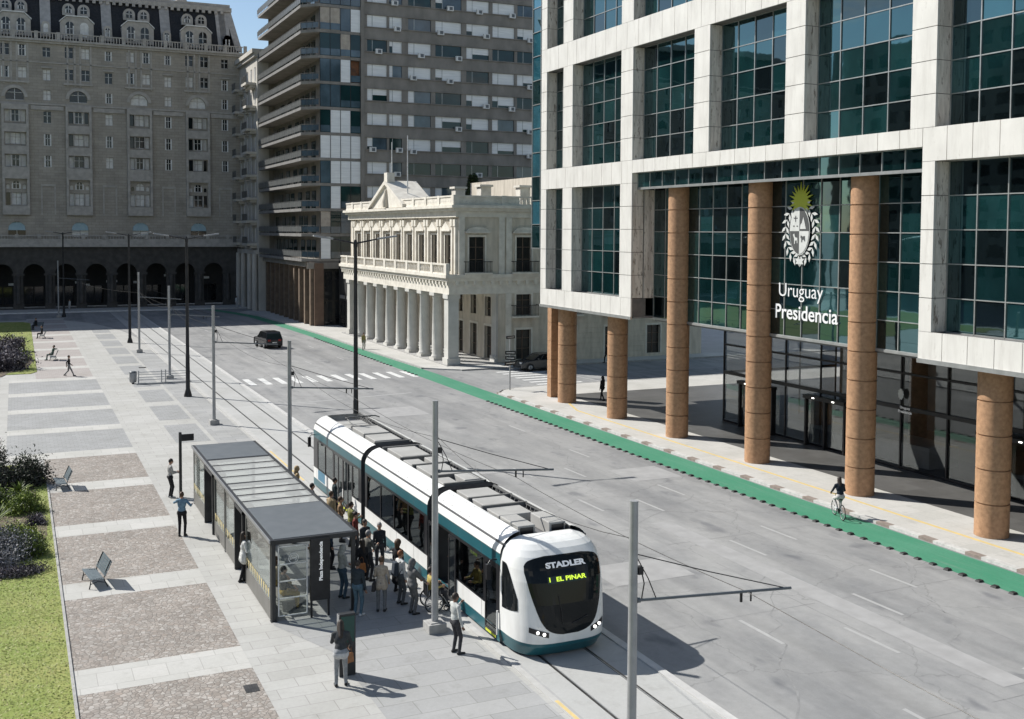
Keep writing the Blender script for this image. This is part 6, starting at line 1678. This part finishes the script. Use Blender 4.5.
# behind the shelter, towards the tram tail
person('person in tan hooded jacket standing behind the shelter roof',10.95,46.0,-100,top=(.42,.31,.18),legs=dkg,style='hood',group=G1)
person('person with dark hair and dark top behind the shelter roof edge',10.75,42.6,-90,top=(.06,.06,.065),legs=blk,group=G1)
person('tall person in dark teal top by the closed tail door',11.85,43.2,-95,top=(.03,.045,.05),legs=blk,bulk=.95,group=G1)
person('person in tan coat in the small group by the tram tail',11.1,41.0,-60,top=(.40,.31,.19),legs=dkg,style='short',hair=hairB,group=G1)
person('person in brown top with raised hand in the small group by the tram tail',11.2,40.0,-110,top=(.26,.17,.10),legs=dkg,hair=hairB,hr=(.12,.22,1.35),group=G1)
person('person in olive top at the front of the small group by the tram tail',11.35,39.1,-80,top=(.22,.22,.08),legs=dkg,hl=(-.1,.3,1.2),hr=(.12,.3,1.15),group=G1)
# inside the shelter
person('person in white shirt standing in the far doorway of the shelter',7.25,44.2,-90,top=whi,legs=blk,style='short',group=G1)
SB = dict(hz=.56, hy=-.02, fl=(-.11,.42,.07), fr=(.12,.40,.07))
person('person in cream top seated on the bench at the near end of the shelter',7.55,34.6,-90,top=(.5,.42,.3),legs=(.35,.26,.1),hair=hairB,hl=(-.12,.3,.66),hr=(.12,.3,.66),style='long',**SB)
person('person in dark clothes seated on the shelter bench by the glass end',7.55,33.5,-90,top=blk,legs=(.45,.3,.06),hl=(-.12,.3,.66),hr=(.12,.3,.66),**SB)
person('person in grey top seated on the far bench of the shelter',7.55,41.5,-90,top=(.2,.2,.2),legs=blk,hl=(-.12,.3,.66),hr=(.12,.3,.66),**SB)
# passengers inside the tram (floor at .36)
tp = dict(z=.36, group='dark clothed passengers inside the tram', h=.018)
person('large dark passenger with yellow collar at the first window of the middle section',13.05,40.3,80,top=(.02,.02,.022),legs=blk,bulk=1.15,hem=(.4,.42,.05),hr=(.2,.2,1.3),**tp)
person('dark passenger standing by the middle window of the middle section',13.3,38.6,100,top=(.022,.022,.025),legs=blk,hl=(-.2,.25,1.25),**tp)
person('dark passenger with a yellow scarf at the last window of the middle section',13.05,37.1,70,top=(.022,.022,.024),legs=blk,bulk=1.12,hem=(.42,.42,.06),hr=(.1,.3,1.2),**tp)
person('dark passenger in the open tram doorway',13.1,33.0,95,top=(.03,.03,.032),legs=blk,hl=(-.15,.2,1.4),**tp)
person('passenger in pale top on the far side of the nose section',14.2,31.6,80,top=(.4,.4,.38),legs=dkg,**tp)
person('dark passenger at the nose section window beside the green display',13.15,30.9,150,top=(.03,.03,.032),legs=blk,hl=(-.12,.3,1.1),hr=(.12,.3,1.1),**tp)
person('dark haired passenger behind the tail section windows',13.2,46.4,90,top=(.1,.1,.11),legs=blk,**tp)
person('tram driver in dark jacket seated behind the windshield',13.9,28.95,180,z=.5,top=(.03,.03,.035),legs=blk,hl=(-.2,.35,.85),hr=(.2,.35,.85),h=.018,hz=.5,hy=0,fl=(-.1,.4,.1),fr=(.1,.4,.1))
# elsewhere
person('woman with long dark hair in navy top and pale trousers riding a bicycle',31.35,35.1,-21,z=.004,top=(.02,.028,.04),legs=(.52,.5,.48),shoes=(.55,.55,.55),style='long',hz=.95,hy=-.2,lean=14,hl=(-.24,.24,1.03),hr=(.24,.24,1.03),fl=(-.12,-.12,.49),fr=(.12,.06,.23))
person('walking person in black jacket and grey trousers striding over the grey panels',3.82,94.4,-90,top=blk,legs=(.2,.2,.2),fl=(-.08,-.34,.12),fr=(.08,.36,.08),hl=(-.24,.2,.9),hr=(.24,-.18,.9),hz=.88)
person('person in olive jacket standing on the green lane by the palace columns',31.6,104.2,-170,z=.004,top=(.26,.22,.09),legs=(.25,.24,.2),h=.02)
person('person in black walking behind the terracotta columns',37.5,66.1,20,z=.1,top=blk,legs=blk,style='hood',fl=(-.08,-.22,.07),fr=(.08,.24,.07),hz=.9,h=.02)
person('dark figure walking on the far sidewalk beyond the terracotta columns',48.6,84.9,90,z=.11,top=blk,legs=blk,fl=(-.08,-.22,.07),fr=(.08,.24,.07),hz=.9,h=.02)
person('person reclining on the plaza bench beside the far lawn',2.98,106.5,86,z=.03,top=(.05,.09,.07),legs=(.12,.15,.13),hz=.56,hy=.05,lean=-14,fl=(-.1,.50,.07),fr=(.1,.56,.07),hl=(-.2,.2,.66),hr=(.28,-.1,.95),h=.02)
person('seated person in dark clothes on the far corner bench of the lawn',2.5,128.4,90,z=.03,top=blk,legs=blk,h=.022,**SB)
person('person in black sitting sideways at the far end of the lawn',2.1,139.5,130,z=.03,top=blk,legs=blk,h=.022,**SB)
person('person in white clothes standing under the arcade at the street corner',30.6,166.9,180,z=.14,top=(.55,.55,.53),legs=(.5,.5,.48),h=.025)
person('person in white walking in front of the hotel arcade behind the lamps',7.0,166.9,120,z=.14,top=(.5,.5,.48),legs=(.4,.4,.4),h=.025)

# ------------------------------------------------------------------ planting
def shrub(name, label, c, rx, ry, h_, n, mats, leaf, seed, stems=9, spiky=False, group=None, clumps=14):
    if c[1] < 60: h_ *= 1.25; rx *= 1.12; n = int(n*1.5)
    t = thing(name, label, 'shrub' if not spiky else 'plant', (c[0],c[1],.05), group)
    g = np.random.default_rng(seed); OFF[t.name] = (0,0,0)
    cc = g.normal(size=(clumps,3)); cc /= np.linalg.norm(cc,axis=1)[:,None]; cc[:,2] = np.abs(cc[:,2]); cc *= g.uniform(.35,.85,clumps)[:,None]
    k = g.integers(0,clumps,n); p = cc[k]+g.normal(size=(n,3))*.21
    p[:,2] = np.clip(p[:,2],.02,None); p *= (rx,ry,h_); p[:,2] *= .86
    a = g.normal(size=(n,3)); a[:,2] += .5; a /= np.linalg.norm(a,axis=1)[:,None]
    b_ = np.cross(a,g.normal(size=(n,3))); b_ /= np.linalg.norm(b_,axis=1)[:,None]
    L_ = leaf*g.uniform(.6,1.3,n)[:,None]; W = L_*.36
    v = np.stack([p-a*L_*.5,p+b_*W*.5,p+a*L_*.5,p-b_*W*.5],1)
    me = bpy.data.meshes.new('foliage'); me.from_pydata(v.reshape(-1,3).tolist(),[],np.arange(4*n).reshape(-1,4).tolist())
    for m in mats: me.materials.append(m)
    shade = (k+g.integers(0,2,n)) % len(mats); me.polygons.foreach_set('material_index',shade.tolist())
    o = bpy.data.objects.new('foliage',me); COL.objects.link(o); o.parent = t
    b = MB()
    for i in range(stems):
        q = cc[i % clumps]*(rx,ry,h_*.86); b.tube([(q[0]*.1,q[1]*.1,0),(q[0]*.5,q[1]*.5,q[2]*.5),tuple(q)],[.022,.016,.008],5)
    b.build('stem', m_bark, t); return t
m_bark = M('bark',(.09,.065,.045),(.06,.045,.03),8,.9)
pu = [leafmat('purple_leaf',(.075,.062,.075),(.05,.04,.05)),leafmat('purple_leaf_pale',(.23,.21,.235),(.17,.155,.175)),leafmat('purple_leaf_dark',(.035,.03,.035),(.025,.022,.025))]
la = [leafmat('lavender_leaf',(.22,.22,.23),(.17,.17,.18)),leafmat('lavender_grey',(.34,.33,.35),(.27,.265,.28)),leafmat('lavender_dark',(.055,.06,.05),(.04,.045,.04))]
gr = [leafmat('shrub_green',(.18,.24,.045),(.13,.18,.035)),leafmat('shrub_lime',(.29,.35,.06),(.22,.28,.05)),leafmat('shrub_deep',(.06,.09,.025),(.045,.065,.02))]
dk = [leafmat('dark_leaf',(.06,.075,.045),(.045,.055,.035)),leafmat('dark_leaf_b',(.11,.10,.09),(.07,.065,.06)),leafmat('dark_leaf_c',(.035,.04,.03),(.025,.03,.022))]
shrub('garden_shrub','tall dark purple shrub at the top of the near garden bed',(-1.6,57.0,0),1.1,1.3,1.5,5200,dk,.16,31)
shrub('garden_shrub','wide dark leaved shrub right behind the second bench',(-.5,54.6,0),1.5,1.5,1.35,8000,dk,.15,32)
shrub('garden_shrub','bushy lime green shrub beside the dark shrub at the lawn edge',(.15,56.4,0),.6,.8,.8,2600,gr,.12,33)
shrub('garden_shrub','silvery lavender shrub at the picture edge of the near bed',(-2.1,52.2,0),1.0,1.1,.95,5200,la,.11,34)
shrub('garden_shrub','rounded dark green shrub in the middle of the near bed',(-1.1,50.6,0),1.1,1.1,.9,5000,[gr[0],gr[2],dk[0]],.12,35)
shrub('garden_shrub','bright green low shrub between the grey shrubs',(.1,49.6,0),.8,1.2,.7,4600,gr,.11,36)
shrub('garden_shrub','small purple grey shrub touching the grass strip',(.62,47.4,0),.38,.6,.4,1300,pu,.09,37)
shrub('garden_shrub','low green mound shrub in front of the spiky plant',(-.2,45.0,0),.9,1.0,.65,4600,gr,.11,38)
shrub('garden_shrub','big silvery lavender shrub nearest to the open lawn',(-.7,42.4,0),1.15,1.2,1.05,8500,la,.10,39,clumps=20)
shrub('garden_shrub','dark green shrub right of the big lavender shrub',(.35,43.0,0),.55,.9,.75,3200,[gr[2],gr[0],dk[0]],.11,40)
shrub('garden_shrub','low purple grey ground shrub on bare soil before the lawn',(-.1,40.5,0),.9,.55,.32,2600,pu,.09,41)
shrub('garden_shrub','silver grey shrub behind the big lavender shrub at the left',(-2.0,45.6,0),.9,1.2,.85,4200,la,.11,42)
def soil(x,y,rx,ry):
    b = MB(); n = 26; r_ = random.Random(int(x*7+y)); b.add([(x+rx*(1+r_.uniform(-.12,.12))*math.cos(2*math.pi*k/n),y+ry*(1+r_.uniform(-.12,.12))*math.sin(2*math.pi*k/n),.066) for k in range(n)],[tuple(range(n))]); return struct('garden_soil', b, m_soil)
soil(-1.4,49.0,2.3,9.3); soil(.6,46.5,.4,2.2)
def yucca(label, c, n, L_, seed):
    t = thing('yucca', label, 'plant', (c[0],c[1],.05)); OFF[t.name] = (0,0,0); g = random.Random(seed); b = MB()
    for i in range(n):
        a = g.uniform(0,6.28); el = g.uniform(.25,1.4); l = L_*g.uniform(.7,1.1); w_ = .035
        d = Vector((math.cos(a)*math.cos(el),math.sin(a)*math.cos(el),math.sin(el))); s_ = Vector((-math.sin(a),math.cos(a),0))*w_; m = Vector((0,0,.25))+d*l*.5; e = Vector((0,0,.25))+d*l+Vector((0,0,-.12))
        o = Vector((0,0,.2)); b.add([o-s_*.6,o+s_*.6,m+s_,m-s_,e],[(0,1,2,3),(3,2,4)]); b.mi = i % 2
    b.build('foliage',[gr[0],gr[2]],t); b = MB(); b.cyl((0,0,0),(0,0,.3),.09,.07,8); b.build('trunk', m_bark, t)
yucca('spiky green yucca in the middle of the near garden bed',(-.9,47.2),90,.95,5)
yucca('smaller spiky plant half hidden by the lime green shrub',(.0,52.2),60,.7,6)
shrub('garden_shrub','nearest and largest dark purple shrub of the far lawn',(-1.1,101.0,0),2.5,2.2,1.9,9000,pu,.24,51,clumps=22)
shrub('garden_shrub','middle purple shrub of the far lawn',(-1.4,107.5,0),2.0,2.0,1.8,6000,pu,.24,52)
shrub('garden_shrub','farthest purple shrub of the far lawn, smallest of the row',(-.6,115.5,0),1.7,2.0,1.7,4800,pu,.24,53)
shrub('garden_shrub','low lime green shrub along the edge of the far lawn',(.5,107.5,0),.55,3.4,.9,3600,gr,.18,54)
shrub('garden_shrub','dark green shrub beneath the nearest purple shrub of the far lawn',(-4.2,99.5,0),2.0,1.3,1.0,4200,dk,.2,55)
soil(-1.5,106,2.6,9.5)
# courtyard tree seen over the palace roof
tr = thing('tree','dark conifer rising behind the right end of the palace roof','tree',(60,131-3,0)); OFF[tr.name] = (0,0,0)
tr.location = (52.5,126.0,.1)
b = MB(); b.smooth = True; b.tube([(0,0,0),(.1,0,7),(0,.1,13),(.05,0,18.5)],[.32,.24,.15,.04],8)
g_ = random.Random(9)
for i in range(26):
    z_ = 7+i*.42; a = g_.uniform(0,6.28); l = 2.6*(1-(z_-7)/14)+.3; b.tube([(0,0,z_),(math.cos(a)*l,math.sin(a)*l,z_+.2)],[.05,.02],5)
b.build('trunk', m_bark, tr)
g = np.random.default_rng(77); n = 9000; z_ = 7+12*g.random(n)**1.2; rr = (2.9*(1-(z_-7)/13.5)+.2)*np.sqrt(g.random(n)); k = g.integers(0,26,n); ang = g.random(n)*6.28+np.sin(k)*2
p = np.stack([rr*np.cos(ang),rr*np.sin(ang),z_-rr*.15],1); a = g.normal(size=(n,3)); a[:,2] *= .4; a /= np.linalg.norm(a,axis=1)[:,None]; b_ = np.cross(a,g.normal(size=(n,3))); b_ /= np.linalg.norm(b_,axis=1)[:,None]
v = np.stack([p-a*.2,p+b_*.07,p+a*.2,p-b_*.07],1); me = bpy.data.meshes.new('crown'); me.from_pydata(v.reshape(-1,3).tolist(),[],np.arange(4*n).reshape(-1,4).tolist())
for m in (dk[0],gr[2]): me.materials.append(m)
me.polygons.foreach_set('material_index',(k%2).tolist()); o = bpy.data.objects.new('crown',me); COL.objects.link(o); o.parent = tr
# ------------------------------------------------------------------ light, sky, camera
w = bpy.data.worlds.new('World'); SC.world = w; w.use_nodes = True
nt = w.node_tree; bg = nt.nodes['Background']; sky = nt.nodes.new('ShaderNodeTexSky'); sky.sky_type = 'NISHITA'; sky.sun_disc = False
sd_ = Vector((-.76,.86,1.0)).normalized()
sky.sun_elevation = math.asin(sd_.z); sky.sun_rotation = math.atan2(sd_.x, sd_.y)
sky.air_density = 1.0; sky.dust_density = .4; sky.ozone_density = 1.5
hs = nt.nodes.new('ShaderNodeHueSaturation'); hs.inputs['Saturation'].default_value = 1.0; nt.links.new(sky.outputs[0], hs.inputs['Color']); 
tc = nt.nodes.new('ShaderNodeTexCoord'); sx = nt.nodes.new('ShaderNodeSeparateXYZ'); nt.links.new(tc.outputs['Generated'], sx.inputs[0])
mz = nt.nodes.new('ShaderNodeMath'); mz.operation = 'MAXIMUM'; mz.inputs[1].default_value = .06; nt.links.new(sx.outputs[2], mz.inputs[0])
dv = nt.nodes.new('ShaderNodeVectorMath'); dv.operation = 'DIVIDE'; nt.links.new(tc.outputs['Generated'], dv.inputs[0]); nt.links.new(mz.outputs[0], dv.inputs[1])
cn = nt.nodes.new('ShaderNodeTexNoise'); cn.inputs['Scale'].default_value = .75; cn.inputs['Detail'].default_value = 8; cn.inputs['Roughness'].default_value = .58; nt.links.new(dv.outputs[0], cn.inputs['Vector'])
cr = nt.nodes.new('ShaderNodeMapRange'); cr.interpolation_type = 'SMOOTHSTEP'; cr.inputs[1].default_value = .53; cr.inputs[2].default_value = .64; nt.links.new(cn.outputs[0], cr.inputs[0])
cm = nt.nodes.new('ShaderNodeMix'); cm.data_type = 'RGBA'; cm.inputs[7].default_value = (9.5,9.6,9.8,1); nt.links.new(cr.outputs[0], cm.inputs[0]); nt.links.new(hs.outputs[0], cm.inputs[6])
nt.links.new(cm.outputs[2], bg.inputs[0]); bg.inputs[1].default_value = .078
sl = bpy.data.lights.new('sun','SUN'); sl.energy = 4.6; sl.angle = R(.5); sl.color = (1,.97,.915)
so_ = bpy.data.objects.new('sun', sl); COL.objects.link(so_); so_.rotation_euler = sd_.to_track_quat('Z','Y').to_euler(); so_.location = (-60,80,90)
cd = bpy.data.cameras.new('camera'); cam = bpy.data.objects.new('camera', cd); COL.objects.link(cam)
F_, PYc = 1080., 285.
yaw = math.atan((512-15)/F_); pit = math.atan((285-231)/F_); rol = R(.3)
fw = Vector((math.sin(yaw)*math.cos(pit), math.cos(yaw)*math.cos(pit), -math.sin(pit)))
r0 = Vector((math.cos(yaw), -math.sin(yaw), 0)); u0 = r0.cross(fw)
rt_ = math.cos(rol)*r0+math.sin(rol)*u0; up_ = -math.sin(rol)*r0+math.cos(rol)*u0
cam.matrix_world = Matrix(((rt_.x,up_.x,-fw.x,0),(rt_.y,up_.y,-fw.y,0),(rt_.z,up_.z,-fw.z,12),(0,0,0,1)))
cd.sensor_fit = 'HORIZONTAL'; cd.sensor_width = 36; cd.lens = 36*F_/1024
cd.shift_y = (PYc-359.5)/1024; cd.clip_start = .5; cd.clip_end = 5000
SC.camera = cam
SC.view_settings.view_transform = 'Standard'; SC.view_settings.look = 'None'; SC.view_settings.exposure = .62; SC.view_settings.gamma = 1
SC.render.resolution_x = 1024; SC.render.resolution_y = 719
SC.cycles.max_bounces = 8; SC.cycles.transparent_max_bounces = 16; SC.cycles.use_denoising = True
